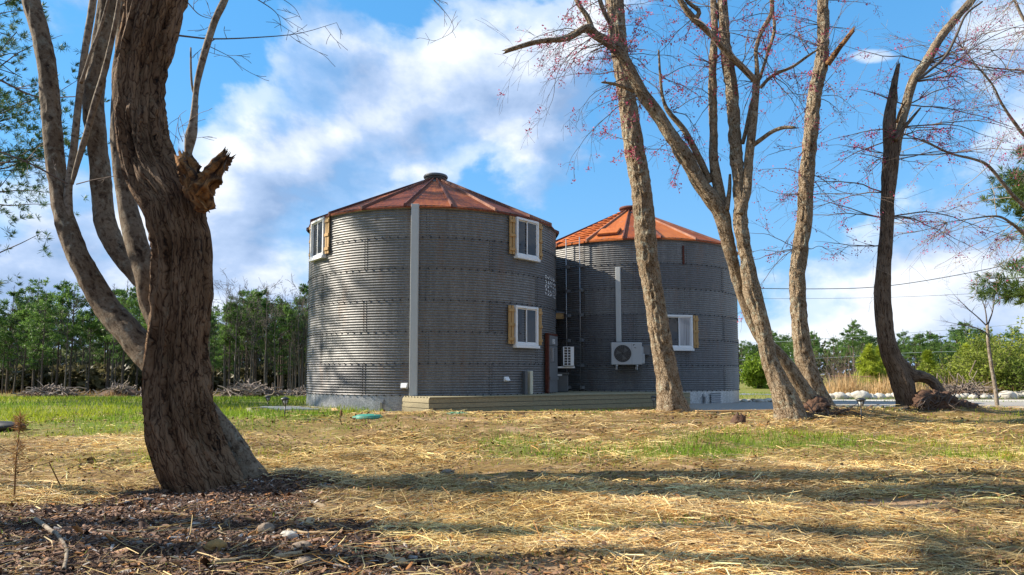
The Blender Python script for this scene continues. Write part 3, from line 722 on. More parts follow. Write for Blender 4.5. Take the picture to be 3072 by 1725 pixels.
# deck
def deck():
    ZD = .383
    b = thing('deck', 'low greenish treated timber deck running along the front of the two bins', 'deck', (-1.98, 16.35, 0))
    P1 = Vector((0, 0, 0)); P3 = Vector((7.25, 4.05, 0)); dr = (P3-P1).normalized(); L = (P3-P1).length; nrm = Vector((-dr.y, dr.x, 0))
    Mf = Matrix.Translation((0, 0, 0)) @ Matrix.Rotation(math.atan2(dr.y, dr.x), 4, 'Z')
    P0 = Vector((-.93, 1.15, 0)); ds = (P1-P0).normalized(); Ls = (P1-P0).length
    Ms = Matrix.Translation(P0) @ Matrix.Rotation(math.atan2(ds.y, ds.x), 4, 'Z')
    h = .125
    for r in range(4):
        z1 = ZD-.03-r*h; z0 = z1-h+.012; cuts = [0, 2.9+.9*(r % 2), 5.6+.5*(r % 3 == 0), L]
        for a, c in zip(cuts, cuts[1:]):
            bevel(MB().box(a+.002, c-.002, 0+.003*(r % 2), .04, z0, z1, Mf).out('fascia_board', M['deck'], b), .004)
        bevel(MB().box(0.0, Ls-.003, .002*(r % 2), .04, z0, z1, Ms).out('fascia_board', M['deck'], b), .004)
    Me = Matrix.Translation(P3) @ Matrix.Rotation(math.atan2(dr.y, dr.x)+math.pi/2, 4, 'Z')
    for r in range(4):
        z1 = ZD-.03-r*h; MB().box(.01, 2.4, -.04, 0, z1-h+.006, z1, Me).out('fascia_board', M['deck'], b)
    k = 0; y = -.02
    while y < 3.6:
        x0 = -.172*max(y, 0)+.014 if y < 1.45 else -.25
        bevel(MB().box(x0, L+.02, y, y+.136, ZD-.028, ZD, Mf).out('deck_board', M['deck'], b), .004); y += .142
    MB().box(.05, L-.1, .05, .09, -.25, ZD-.03, Mf).out('inner_joist', M['dgrey'], b)
deck()
# ---------------------------------------------------------------- trees: tapered, furrowed stems
def catmull(P, n):
    P = np.asarray(P, float); P = np.vstack([2*P[0]-P[1], P, 2*P[-1]-P[-2]])
    L = np.r_[0, np.cumsum(np.linalg.norm(np.diff(P[1:-1, :3], axis=0), axis=1))]
    s = np.linspace(0, L[-1], n); k = np.clip(np.searchsorted(L, s, 'right')-1, 0, len(L)-2)
    u = ((s-L[k])/np.maximum(L[k+1]-L[k], 1e-9))[:, None]
    p0, p1, p2, p3 = P[k], P[k+1], P[k+2], P[k+3]
    return .5*(2*p1+(p2-p0)*u+(2*p0-5*p1+4*p2-p3)*u**2+(3*p1-p0-3*p2+p3)*u**3), s
def stem(name, pts, mat, parent, seg=28, step=.05, bark=.012, bfreq=16, bstretch=.14, lump=.05, jag=0, flare=None, origin=None, seed=0):
    """pts: (x,y,z,r) rows in world space"""
    o = Vector(origin) if origin is not None else (parent.location if parent is not None else Vector((0, 0, 0)))
    P = np.asarray(pts, float); L = np.linalg.norm(np.diff(P[:, :3], axis=0), axis=1).sum()
    n = max(6, int(L/step)); C, s = catmull(P, n); ctr, r = C[:, :3], np.maximum(C[:, 3], .002)
    T = np.gradient(ctr, axis=0); T /= np.linalg.norm(T, axis=1)[:, None]
    U = np.zeros_like(T); u = np.cross(T[0], [0.2, 1, .1]); u /= np.linalg.norm(u)
    for i in range(n):
        u = u-T[i]*np.dot(u, T[i]); u /= np.linalg.norm(u); U[i] = u
    Vv = np.cross(T, U); th = np.arange(seg)*2*math.pi/seg
    c, sn = np.cos(th), np.sin(th)
    R2 = r[:, None]*np.ones(seg)
    bk = np.stack([R2*c, R2*sn, s[:, None]*np.ones(seg)], -1)
    q = bk.reshape(-1, 3)+seed*3.7
    wob = (fbm(q*np.array([5, 5, 1.2]), 2)-.5)*.25
    rid = 1-np.abs(2*vnoise(np.c_[q[:, :2]*bfreq+wob[:, None]*6, q[:, 2]*bfreq*bstretch])-1)
    rid2 = vnoise(np.c_[q[:, :2]*bfreq*2.1, q[:, 2]*bfreq*bstretch*2.2])
    lum = fbm(q*np.array([3., 3., 2.0])+9, 2)-.5
    dr = (rid**2*.75+rid2*.25-.55).reshape(n, seg)*bark+(lum.reshape(n, seg)*lump*2)*r[:, None]
    if flare is not None:                       # buttress roots at the foot (first rows)
        f = np.exp(-s/flare[1])[:, None]; dr = dr+flare[0]*f*(.35+.65*np.clip(np.cos(th*flare[2]+flare[3]+.6*np.sin(th)), 0, 1))
    R2 = R2+dr
    V = ctr[:, None, :]+U[:, None, :]*(R2*c)[..., None]+Vv[:, None, :]*(R2*sn)[..., None]
    if jag:
        ext = jag*(rng.random(seg)**2)
        V[-1] += T[-1]*ext[:, None]; V[-2] += T[-1]*ext[:, None]*.4
    V = np.vstack([V.reshape(-1, 3), ctr[-1]-(T[-1]*jag*.6 if jag else -T[-1]*r[-1]*.3), ctr[0]])-np.array(o)
    i = np.arange(n*seg).reshape(n, seg); j = np.roll(i, -1, 1)
    Fq = np.stack([i[:-1], j[:-1], j[1:], i[1:]], -1).reshape(-1, 4).tolist()
    Fq += [(int(i[-1, k]), int(j[-1, k]), n*seg) for k in range(seg)]+[(int(j[0, k]), int(i[0, k]), n*seg+1) for k in range(seg)]
    bk = np.vstack([bk.reshape(-1, 3), [[0, 0, s[-1]]], [[0, 0, 0]]])
    return mk(name, V, Fq, mat, parent, True, {'bark': ('FLOAT_VECTOR', bk)})
def zpts(sc_, ox, oy, rows, d):
    """rows (x,y,width) read off one enlarged view of the photograph -> world rows at depth d (or d per row)"""
    o = []
    for k, (x, y, w_) in enumerate(rows):
        dk = d[0]+(d[1]-d[0])*k/max(1, len(rows)-1) if isinstance(d, tuple) else d
        p = W(ox+x*sc_, oy+y*sc_, dk); o.append((*p, w_*sc_*dk/F/2*.96/math.sqrt(1+((ox+x*sc_-CX)/F)**2)))   # wide-angle stretch undone
    return o
Z3 = lambda rows, d: zpts(.5949, 0, 0, rows, d)
Z4 = lambda rows, d: zpts(.5117, 0, 760, rows, d)
Z5 = lambda rows, d: zpts(.4841, 1400, 0, rows, d)
Z6 = lambda rows, d: zpts(.4841, 2172, 0, rows, d)
Z7 = lambda rows, d: zpts(.4288, 2172, 700, rows, d)
Z2 = lambda rows, d: zpts(.498, 1450, 560, rows, d)

def polytube(lines, nside=3):
    """many thin twigs as one mesh: lines = list of (k,4) arrays"""
    Vs, Fs, b = [], [], 0
    for ln in lines:
        ln = np.asarray(ln, float); k = len(ln)
        if k < 2: continue
        T = np.gradient(ln[:, :3], axis=0); T /= np.maximum(np.linalg.norm(T, axis=1), 1e-9)[:, None]
        A = np.cross(T, [.31, .77, .55]); A /= np.maximum(np.linalg.norm(A, axis=1), 1e-9)[:, None]; B = np.cross(T, A)
        th = np.arange(nside)*2*math.pi/nside
        V = ln[:, None, :3]+(A[:, None]*np.cos(th)[:, None]+B[:, None]*np.sin(th)[:, None])*ln[:, 3][:, None, None]
        Vs.append(V.reshape(-1, 3)); i = np.arange(k*nside).reshape(k, nside)+b; j = np.roll(i, -1, 1)
        Fs.append(np.stack([i[:-1], j[:-1], j[1:], i[1:]], -1).reshape(-1, 4)); b += k*nside
    return np.vstack(Vs), np.vstack(Fs)
def grow(out, p, d, L, r, rs, depth, droop=.0, wig=.32, kids=4, step=.12, spread=.9, shrink=.55):
    n = max(4, int(L/step)); p = np.array(p, float); d = np.array(d, float); d /= np.linalg.norm(d)
    rows = []
    for i in range(n):
        f = i/(n-1); rows.append((*p, max(.0022, r*(1-.85*f))))
        d = d+rs.normal(0, wig, 3)*.35+np.array([0, 0, -droop*.1*(1 if f > .15 else 0)]); d /= np.linalg.norm(d)
        p = p+d*L/n
    out.append(np.array(rows))
    if depth > 0:
        for k in range(kids):
            i = int(rs.uniform(.15, .95)*(n-1)); q = rows[i]
            dd = np.array(rows[min(i+1, n-1)][:3])-np.array(rows[max(i-1, 0)][:3]); dd /= max(np.linalg.norm(dd), 1e-9)
            dd = dd+rs.normal(0, spread, 3)*.6
            grow(out, q[:3], dd, L*rs.uniform(.35, .75)*(.6+.4*shrink), q[3]*.62, rs, depth-1, droop, wig, kids, step, spread, shrink)
def quads(centers, dirs, nrm, length, width, cols):
    """flat leaf-sized faces: one quad each"""
    d = dirs/np.maximum(np.linalg.norm(dirs, axis=1), 1e-9)[:, None]; s = np.cross(d, nrm); s /= np.maximum(np.linalg.norm(s, axis=1), 1e-9)[:, None]
    L = length[:, None]; w_ = width[:, None]
    V = np.stack([centers, centers+d*L*.5+s*w_*.5, centers+d*L, centers+d*L*.5-s*w_*.5], 1).reshape(-1, 3)
    return V, np.arange(len(V)).reshape(-1, 4), np.repeat(cols, 4, 0)
def rgba(c): return np.c_[np.clip(c, 0, 1), np.ones(len(c))]
def buds(lines, n, rs, parent, size=.05, spread=.06, per=7, hue=((.36, .04, .07), (.52, .11, .20)), name='buds'):
    ends = [l for l in lines if l[0, 3] < .012]
    c = []
    for k in range(n):
        l = ends[rs.integers(len(ends))]; i = rs.integers(len(l)//3, len(l)); c.append(l[i, :3])
    c = np.repeat(np.array(c), per, 0)+rs.normal(0, spread*.5, (n*per, 3)); m = len(c)
    d = rs.normal(0, 1, (m, 3)); f = rs.random((m, 1)); col = np.array(hue[0])*(1-f)+np.array(hue[1])*f
    col *= rs.uniform(.6, 1.25, (m, 1))
    V, Fq, cc = quads(c, d, rs.normal(0, 1, (m, 3)), rs.uniform(.5, 1, m)*size, rs.uniform(.3, .6, m)*size, rgba(col))
    V = V-np.array(parent.location)
    mk(name, V, Fq, M['bud'], parent, False, {'col': ('FLOAT_COLOR', cc)})['kind'] = 'stuff'
def twigs(lines, parent, mat='twig', name='twigs'):
    V, Fq = polytube(lines); o = mk(name, V-np.array(parent.location), Fq, M[mat], parent, True); o['kind'] = 'stuff'; return o

# --- the big leaning clump on the left
base = W(585, 1462, 6.); T0 = thing('hardwood_tree', 'massive dark furrowed tree leaning in the left foreground with several grey stems', 'tree', (base.x, base.y, gz(base.x, base.y)))
main = Z4([(1240, 1440, 440), (1200, 1350, 410), (1128, 1200, 415), (1065, 1000, 410), (1037, 700, 385), (1062, 350, 355), (1070, 0, 345)], 6.0) \
     + Z3([(897, 1130, 298), (870, 1030, 308), (795, 910, 300), (748, 800, 280), (710, 600, 265), (712, 350, 275), (786, 0, 315), (820, -300, 320), (840, -700, 280), (900, -1200, 230), (1000, -1800, 170), (1050, -2500, 90)], (6.0, 6.4))
stem('trunk', main, M['bark_main'], T0, 190, .015, .085, 21, .075, .06, flare=(.05, .35, 3, .4), seed=1)
sA = Z4([(1490, 1370, 215), (1425, 1250, 185), (1330, 1100, 175), (1190, 930, 185), (1030, 760, 195), (885, 610, 200), (745, 450, 190), (615, 300, 170)], (6.2, 6.6)) \
   + Z3([(400, 1300, 130), (325, 1100, 118), (288, 900, 108), (260, 600, 112), (232, 300, 107), (157, 0, 105), (90, -300, 98), (20, -800, 85), (-20, -1500, 60), (-150, -2300, 30)], (6.6, 7.2))
stem('stem', sA, M['bark_mid'], T0, 44, .03, .016, 20, .3, .06, flare=(.03, .25, 4, 1.), seed=2)
stem('stem', Z4([(1150, 600, 110), (1000, 420, 120)], 6.5)+Z3([(790, 1480, 115), (705, 1400, 112), (620, 1300, 110), (540, 1150, 120), (517, 1000, 115), (487, 700, 112), (470, 500, 118), (500, 300, 110), (552, 0, 115), (590, -300, 105), (560, -900, 85), (640, -1700, 50)], (6.55, 7.3)), M['bark_mid'], T0, 40, .03, .02, 20, .3, .08, seed=3)
stem('stem', Z4([(1130, 760, 140), (1000, 540, 140), (890, 320, 138)], 6.42)+Z3([(745, 1400, 142), (682, 1200, 126), (637, 1000, 106), (600, 720, 95), (605, 400, 85), (625, 50, 75), (600, -500, 65), (640, -1300, 40)], (6.4, 6.9)), M['bark_mid'], T0, 36, .035, .012, 18, .3, .05, seed=4)
stem('branch', Z3([(335, 1125, 50), (343, 1060, 54), (345, 950, 46), (372, 750, 42), (398, 500, 40), (430, 250, 40), (470, 0, 43), (510, -350, 36), (520, -1000, 24)], (6.62, 6.9)), M['bark_smooth'], T0, 20, .04, .004, 18, .3, .06, seed=5)
stem('branch', Z3([(362, 930, 22), (380, 860, 30), (428, 700, 36), (480, 520, 40), (530, 350, 36), (575, 150, 30), (640, -200, 26)], (6.66, 6.6)), M['bark_smooth'], T0, 18, .04, .004, 18, .3, .06, seed=6)
stem('branch', zpts(.3457, 0, 0, [(700, 725, 36), (745, 590, 34), (790, 450, 32), (860, 270, 30), (940, 0, 28), (1010, -350, 24)], 6.45), M['bark_smooth'], T0, 14, .04, .003, seed=7)
stem('branch', Z3([(945, 830, 50), (950, 770, 46), (962, 690, 66), (978, 600, 46), (990, 450, 35), (1022, 300, 40), (1078, 120, 42), (1132, 0, 40), (1210, -200, 36), (1330, -700, 24)], (5.85, 5.7)), M['bark_smooth'], T0, 22, .025, .006, 18, .25, .07, seed=8)
stem('branch', Z3([(990, 500, 12), (970, 445, 14), (963, 350, 12), (962, 240, 9)], 5.8), M['bark_smooth'], T0, 8, .04, .001)
stem('broken_stub', Z3([(1050, 1060, 60), (1005, 985, 105), (980, 915, 120), (950, 850, 95), (925, 790, 62)], 5.8), M['torn'], T0, 60, .008, .10, 24, .35, .3, jag=.09, seed=9)
stem('broken_stub', Z3([(1000, 990, 90), (1035, 930, 105), (1085, 870, 86), (1115, 825, 75), (1140, 790, 40)], 5.75), M['torn'], T0, 60, .008, .10, 24, .35, .3, jag=.08, seed=10)
rs = np.random.default_rng(21); ln = []
def px_line(rows, d, r0, r1):
    C, s = catmull([(*W(a, b, d), 0) for a, b in rows], 14); C[:, 3] = np.linspace(r0, r1, 14); return C
for rows, d, r0, r1, kids in (([(0, 455), (90, 490), (202, 550)], 6.3, .008, .011, 3), ([(229, 553), (280, 540), (345, 528)], 6.4, .007, .004, 1),
                        ([(535, 107), (640, 117), (780, 112), (900, 100), (1010, 68)], 6.0, .010, .002, 7), ([(565, 10), (600, 45), (650, 60)], 5.8, .006, .002, 4),
                        ([(760, -10), (830, 40), (845, 95)], 6.0, .006, .002, 4), ([(1270, -30), (1330, 30), (1360, 90), (1290, 130)], 7., .004, .002, 6), ([(820, -20), (880, 20), (905, 60)], 6, .004, .002, 3),
                        ([(548, 425), (535, 390), (537, 350), (560, 330)], 5.8, .004, .0015, 5), ([(630, 140), (680, 165), (720, 190)], 5.7, .004, .0015, 3), ([(0, 240), (110, 290), (230, 290)], 7., .012, .006, 2)):
    c = px_line(rows, d, r0, r1); ln.append(c)
    for k in range(kids):
        i = rs.integers(2, 14) if kids else 0; i = min(i, 13)
        grow(ln, c[i, :3], rs.normal(0, 1, 3)*np.array([1, .4, .8])+np.array([.3, 0, .1]), rs.uniform(.15, .42), c[i, 3]*.6, rs, 1, 0, .3, 2, .04)
twigs(ln, T0)
T0top = []
for k in range(7):                                  # crown above the frame; its shadow falls on the lawn
    p = np.array(main[rs.integers(16, 19)][:3])+rs.normal(0, .3, 3)
    grow(T0top, p, rs.normal(0, 1, 3)+np.array([0, 0, .9]), rs.uniform(1.5, 3.5), .04, rs, 2, 0, .25, 4, .25)
twigs(T0top, T0)

# --- leaning oak in front of the farther bin
b1 = W(2019, 1240, 13.5); T1 = thing('hardwood_tree', 'pale plated trunk leaning left in front of the deck between the two bins', 'tree', (b1.x, b1.y, gz(b1.x, b1.y)))
p1 = Z2([(1148, 1400, 230), (1141, 1340, 190), (1125, 1250, 162), (1100, 1100, 142), (1065, 900, 132), (1018, 600, 124), (985, 400, 132), (965, 280, 132)], 13.5)[:-1] \
   + Z5([(1085, 1200, 134), (1035, 900, 128), (992, 600, 115), (945, 300, 110), (917, 0, 112), (890, -300, 104), (860, -800, 85), (840, -1500, 50)], 13.5)
stem('trunk', p1, M['bark_oak'], T1, 72, .03, .045, 17, .30, .035, flare=(.08, .25, 4, .3), seed=11)
ln = []; rs = np.random.default_rng(5)
for k in range(40):
    i = rs.integers(8, 15); p = p1[i]
    grow(ln, np.array(p[:3])+rs.normal(0, .06, 3), rs.normal(0, 1, 3)*np.array([1.3, .5, .8]), rs.uniform(.35, 1.3), .012, rs, 1, .5, .4, 4, .1)
twigs(ln, T1, 'twig_pale'); buds(ln, 300, rs, T1, .06, .07)

# --- many-stemmed tree right of it
b2 = W(2385, 1270, 11.6); T2 = thing('hardwood_tree', 'many stemmed leaning tree with a long arching limb right of the farther bin', 'tree', (b2.x, b2.y, gz(b2.x, b2.y)))
arch = Z5([(1604, 1446, 92), (1580, 1330, 105), (1520, 1235, 105), (1440, 1130, 96), (1350, 960, 95), (1260, 830, 90), (1170, 690, 85), (1090, 580, 80), (1030, 470, 76), (960, 340, 74), (880, 262, 72), (800, 215, 62), (748, 168, 60)], 11.8)
s2a = Z7([(690, 1290, 190), (620, 1190, 150), (540, 1080, 130), (455, 950, 118), (365, 830, 105), (265, 740, 86), (190, 600, 84), (110, 380, 86), (60, 200, 88)], (12.1, 11.8))
stem('stem', s2a+arch, M['bark_oak'], T2, 40, .045, .022, 18, .28, .06, seed=12)
stem('branch', Z5([(760, 170, 55), (725, 178, 46), (640, 230, 40), (560, 247, 36), (500, 250, 35), (400, 268, 33), (245, 316, 27)], (11.8, 11.3)), M['bark_oak'], T2, 18, .04, .01, 18, .2, .08, jag=.09, seed=13)
s2b = Z7([(490, 1360, 260), (462, 1250, 205), (412, 1100, 168), (355, 980, 138), (310, 850, 116), (255, 600, 113), (205, 440, 128), (186, 350, 122), (152, 150, 92)], 11.6) \
    + Z5([(1702, 1430, 95), (1695, 1200, 90), (1672, 1000, 85), (1660, 800, 85), (1645, 600, 80), (1620, 400, 76), (1595, 200, 70), (1580, 0, 70), (1560, -300, 60), (1500, -900, 40)], (11.6, 11.9))
stem('trunk', s2b, M['bark_oak'], T2, 60, .035, .04, 18, .28, .05, flare=(.10, .3, 3, .2), seed=14)
s2n = Z5([(1600, 1360, 80), (1566, 1200, 76), (1532, 1000, 62), (1530, 800, 58), (1525, 600, 58), (1525, 400, 55), (1537, 200, 50), (1530, 0, 45), (1520, -300, 38), (1490, -900, 22)], 11.85)
stem('stem', s2n, M['bark_oak'], T2, 28, .05, .02, 18, .28, .07, seed=15)
s2c = Z5([(1690, 1330, 60), (1735, 1180, 66), (1752, 950, 60), (1776, 750, 55), (1790, 600, 50), (1796, 490, 50)], 11.55)
stem('stem', s2c, M['bark_oak'], T2, 24, .05, .014, 18, .28, .06, seed=16)
br = [(Z5([(1795, 505, 46), (1700, 410, 44), (1600, 310, 43), (1500, 200, 42), (1400, 110, 42), (1335, 20, 40), (1280, -80, 34), (1180, -250, 20)], (11.5, 11.2)), 0),
      (Z6([(205, 500, 40), (203, 400, 30), (198, 310, 28), (230, 200, 30), (292, 90, 34), (300, 0, 28), (330, -120, 20)], 11.5), 0),
      (Z6([(222, 490, 24), (270, 330, 22), (310, 200, 22), (305, 90, 18), (280, -30, 14)], 11.6), 0),
      (Z6([(225, 545, 24), (300, 470, 24), (430, 410, 21), (530, 340, 17), (608, 290, 10)], (11.5, 11.1)), .03),
      (Z6([(180, 900, 34), (235, 860, 30), (300, 815, 28), (370, 790, 25), (430, 790, 20)], (11.55, 11.2)), .08),
      (Z6([(115, 890, 28), (140, 790, 28), (165, 660, 22), (190, 560, 18)], 11.65), 0),
      (Z5([(1510, 1130, 46), (1440, 980, 46), (1350, 810, 40), (1250, 690, 32), (1215, 600, 22), (1200, 480, 18), (1190, 310, 10)], 11.9), 0),
      (Z5([(905, 265, 40), (900, 170, 34), (860, 90, 32), (825, 0, 30), (790, -150, 22)], 11.8), 0),
      (Z5([(790, 215, 40), (750, 110, 36), (690, 20, 32), (650, -100, 24)], 11.8), 0),
      (Z5([(1030, 560, 26), (970, 540, 22), (910, 520, 20), (845, 510, 15)], (11.75, 11.4)), .05),
      (Z5([(1330, 1010, 28), (1290, 950, 22), (1265, 890, 12)], 11.7), 0), (Z5([(1610, 1300, 40), (1628, 1180, 26), (1632, 1080, 16)], 11.7), 0),
      (Z5([(1420, 120, 34), (1440, 70, 30), (1380, 20, 26), (1330, -40, 20)], 11.3), 0)]
for k, (b, j) in enumerate(br): stem('branch', b, M['bark_oak'], T2, 14, .05, .006, 18, .25, .07, jag=j, seed=30+k)
ln = []; rs = np.random.default_rng(9)
src = arch[4:]+br[0][0]+br[1][0][2:]+br[2][0]+br[6][0][2:]+br[7][0]+br[8][0]+s2n[4:8]+br[3][0][1:]
for k in range(120):
    p = src[rs.integers(len(src))]
    grow(ln, p[:3], rs.normal(0, 1, 3)*np.array([1.2, .7, 1.]), rs.uniform(.5, 1.7), .010, rs, 2, .9, .45, 3, .12)
for k in range(16):                              # drooping sprays left of the arching limb
    p = arch[rs.integers(7, 13)]
    grow(ln, p[:3], np.array([-1.2, rs.normal(0, .5), rs.uniform(-.7, .5)]), rs.uniform(1., 2.3), .012, rs, 2, 1.2, .4, 4, .13)
twigs(ln, T2); buds(ln, 600, rs, T2, .055, .07)
# --- straight trunk just behind it with a snapped side limb
b3 = W(2468, 1232, 12.7); T3 = thing('hardwood_tree', 'grey barked trunk with a snapped orange side limb behind the many stemmed tree', 'tree', (b3.x, b3.y, gz(b3.x, b3.y)))
p3 = Z7([(715, 1290, 190), (690, 1220, 150), (650, 1110, 128), (600, 980, 135), (565, 880, 140), (537, 700, 128), (520, 500, 120), (514, 300, 115), (535, 100, 115)], 12.7) \
   + Z6([(500, 1350, 100), (505, 1200, 96), (510, 1080, 102), (530, 900, 95), (560, 600, 92), (592, 450, 95), (614, 300, 80), (615, 150, 78), (617, 0, 75), (620, -250, 66), (600, -900, 45)], 12.7)
stem('trunk', p3, M['bark_oak'], T3, 60, .035, .04, 18, .26, .05, flare=(.12, .3, 3, 2.2), seed=17)
stem('broken_stub', Z6([(640, 400, 50), (668, 360, 44), (720, 290, 38), (800, 190, 30)], (12.6, 12.4)), M['torn'], T3, 20, .04, .012, 18, .2, .08, jag=.12, seed=18)
ln = []
for k in range(46):
    p = p3[rs.integers(8, 18)]
    grow(ln, p[:3], rs.normal(0, 1, 3)*np.array([1.4, .6, .9]), rs.uniform(.5, 1.8), .010, rs, 2, .5, .4, 3, .12)
twigs(ln, T3); buds(ln, 200, rs, T3, .05, .09)
# --- broken trunk on lifted roots, far right
b4 = W(2730, 1232, 13.); T4 = thing('hardwood_tree', 'dark broken topped tree at right standing on a lifted root plate', 'tree', (b4.x, b4.y, gz(b4.x, b4.y)))
p4 = Z7([(1320, 1300, 190), (1295, 1220, 165), (1278, 1150, 150), (1250, 1050, 165), (1205, 930, 158), (1165, 850, 142), (1132, 700, 126), (1112, 500, 124), (1112, 300, 116), (1130, 80, 104)], 13.) \
   + Z6([(1010, 1350, 92), (1020, 1200, 96), (1030, 1000, 108), (1045, 860, 100)], 13.)
stem('trunk', p4, M['bark_dark'], T4, 56, .04, .045, 15, .10, .04, flare=(.1, .3, 3, 0), seed=19)
stem('root', Z7([(1215, 900, 110), (1300, 985, 120), (1380, 1000, 92), (1450, 1030, 80), (1510, 1100, 80), (1565, 1180, 84), (1610, 1270, 100)], (13., 12.8)), M['bark_dark'], T4, 36, .035, .03, 15, .12, .08, seed=20)
stem('snag', Z6([(1035, 960, 90), (1025, 800, 88), (1035, 680, 78), (1048, 580, 62), (1060, 490, 40), (1076, 405, 24)], 13.), M['bark_dark'], T4, 30, .03, .035, 16, .14, .08, jag=.10, seed=21)
p4r = Z6([(1055, 960, 80), (1092, 790, 64), (1130, 650, 70), (1172, 500, 64), (1250, 390, 70), (1330, 250, 62), (1430, 120, 60), (1535, 0, 58), (1650, -170, 48), (1720, -600, 34)], (13.05, 13.6))
stem('stem', p4r, M['bark_oak'], T4, 30, .045, .02, 18, .2, .06, seed=22)
stem('branch', Z6([(1060, 870, 34), (1100, 810, 30), (1150, 750, 24), (1218, 668, 12)], 12.85), M['bark_dark'], T4, 12, .04, .006, seed=23)
stem('branch', Z6([(1070, 760, 20), (1090, 690, 18), (1128, 625, 9)], 12.85), M['torn'], T4, 10, .04, .006, seed=24)
stem('branch', Z6([(1195, 500, 22), (1270, 440, 22), (1370, 350, 22), (1440, 220, 20), (1500, 90, 18), (1600, 10, 14)], 13.0), M['grey_bark'], T4, 10, .06, .002, seed=25)
ln = []; rs = np.random.default_rng(14)
for k in range(34):
    p = (p4[9:]+p4r[:6])[rs.integers(10)]
    grow(ln, p[:3], np.array([rs.choice([-1, 1, 1.2]), rs.normal(0, .5), rs.uniform(-.35, .5)]), rs.uniform(1.2, 3.2), .016, rs, 2, .35, .28, 4, .17)
twigs(ln, T4); buds(ln, 420, rs, T4, .05, .075, 8, ((.32, .02, .07), (.62, .07, .22)))
# --- roots and heaped soil (lumpy masses)
def lump(name, c, rad, mat, parent=None, amp=.35, fr=5, seed=0, nu=44, nv=24, flat=0.):
    u = np.linspace(0, 2*math.pi, nu, endpoint=False); v = np.linspace(-.5*math.pi, .5*math.pi, nv)
    U, Vv = np.meshgrid(u, v); d = np.stack([np.cos(Vv)*np.cos(U), np.cos(Vv)*np.sin(U), np.sin(Vv)], -1).reshape(-1, 3)
    n = fbm(d*fr*.5+seed*7.1, 4)+.5*(1-np.abs(2*vnoise(d*np.array([fr, fr, fr*.6])+seed)-1))
    P = d*np.array(rad)*(1+amp*(n-.75))[:, None]
    if flat: P[:, 2] = np.where(P[:, 2] < 0, P[:, 2]*flat, P[:, 2])
    i = np.arange(nu*nv).reshape(nv, nu); j = np.roll(i, -1, 1)
    Fq = np.stack([i[:-1], j[:-1], j[1:], i[1:]], -1).reshape(-1, 4)
    o = mk(name, P, Fq, mat, parent, True); o.location = Vector(c)-(parent.location if parent else Vector((0, 0, 0))); return o
lump('root_ball', W(2172+1470*.4288, 700+1215*.4288, 12.75), (.37, .3, .29), M['soil'], T4, .6, 7, 1, 64, 36)
lump('root_ball', W(2172+1640*.4288, 700+1245*.4288, 12.75), (.30, .3, .2), M['soil'], T4, .6, 7, 2, 48, 28)
lump('root_ball', W(2172+740*.4288, 700+1300*.4288, 11.7), (.48, .28, .12), M['soil'], T2, .6, 7, 3, 64, 30)
lump('root_ball', W(2172+640*.4288, 700+1215*.4288, 12.), (.22, .25, .18), M['soil'], T2, .5, 6, 4, 48, 28)
rl = []
rs = np.random.default_rng(3)
for k in range(70):
    c = np.array(W(2172+rs.uniform(1380, 1700)*.4288, 700+rs.uniform(1120, 1270)*.4288, 12.45)); grow(rl, c, rs.normal(0, 1, 3)*np.array([1, .3, 1]), rs.uniform(.2, .5), .014, rs, 1, .6, .6, 2, .05)
twigs(rl, T4, name='rootlets'); rl = []
for k in range(50):
    c = np.array(W(2172+rs.uniform(580, 900)*.4288, 700+rs.uniform(1230, 1320)*.4288, 11.45)); grow(rl, c, rs.normal(0, 1, 3)*np.array([1, .3, .5])+np.array([.8, 0, 0]), rs.uniform(.2, .5), .012, rs, 1, .6, .5, 2, .05)
twigs(rl, T2, name='rootlets')
for k, (rows, d) in enumerate([([(560, 1290, 90), (700, 1300, 60), (820, 1310, 45), (950, 1340, 20)], 11.5), ([(1290, 1230, 60), (1180, 1265, 40), (1060, 1290, 18)], 12.7), ([(1610, 1240, 60), (1690, 1250, 45), (1800, 1275, 20)], 12.6)]):
    stem('root', Z7(rows, d), M['bark_dark'], (T2, T4, T4)[k], 14, .04, .012, 15, .2, .1, seed=50+k)
# --- bare tree whose trunk stands outside the frame on the right
T5 = thing('bare_tree', 'pale grey bare tree reaching in with thin budding limbs from the right edge', 'tree', (*W(3440, 1210, 14.)[:2], .1))
stem('trunk', [(*W(3440, y, 14.), r) for y, r in ((1260, .24), (1100, .2), (700, .17), (200, .14), (-300, .11), (-1100, .06))], M['bark_smooth'], T5, 26, .09, .01, seed=40)
L5 = [Z6([(2600, 1640, 70), (2250, 1560, 62), (2000, 1400, 56), (1900, 1310, 52), (1800, 1220, 44), (1740, 1150, 40), (1640, 1030, 35), (1560, 990, 30), (1400, 950, 24), (1250, 880, 18), (1120, 830, 10)], (14., 13.2)),
      Z6([(2600, 1250, 60), (2200, 1050, 52), (1900, 870, 44), (1800, 760, 36), (1720, 640, 28), (1660, 520, 20), (1560, 400, 13), (1480, 300, 7)], (14., 13.4)),
      Z6([(2600, 800, 40), (2200, 560, 30), (1900, 450, 22), (1750, 430, 18), (1600, 410, 12), (1450, 350, 6)], (14., 13.6)),
      Z6([(2600, 500, 60), (2150, 330, 46), (1900, 170, 38), (1800, 0, 30), (1740, -150, 20)], (14., 13.8)),
      Z6([(2600, 1700, 60), (2200, 1560, 62), (1960, 1490, 54), (1860, 1446, 46), (1790, 1390, 34), (1690, 1340, 24), (1500, 1360, 13), (1380, 1378, 6)], (14., 13.))]
for k, l in enumerate(L5): stem('branch', [(a, b, c, r_*.68) for a, b, c, r_ in l], M['bark_smooth'], T5, 14, .06, .004, seed=41+k)
ln = []; rs = np.random.default_rng(77)
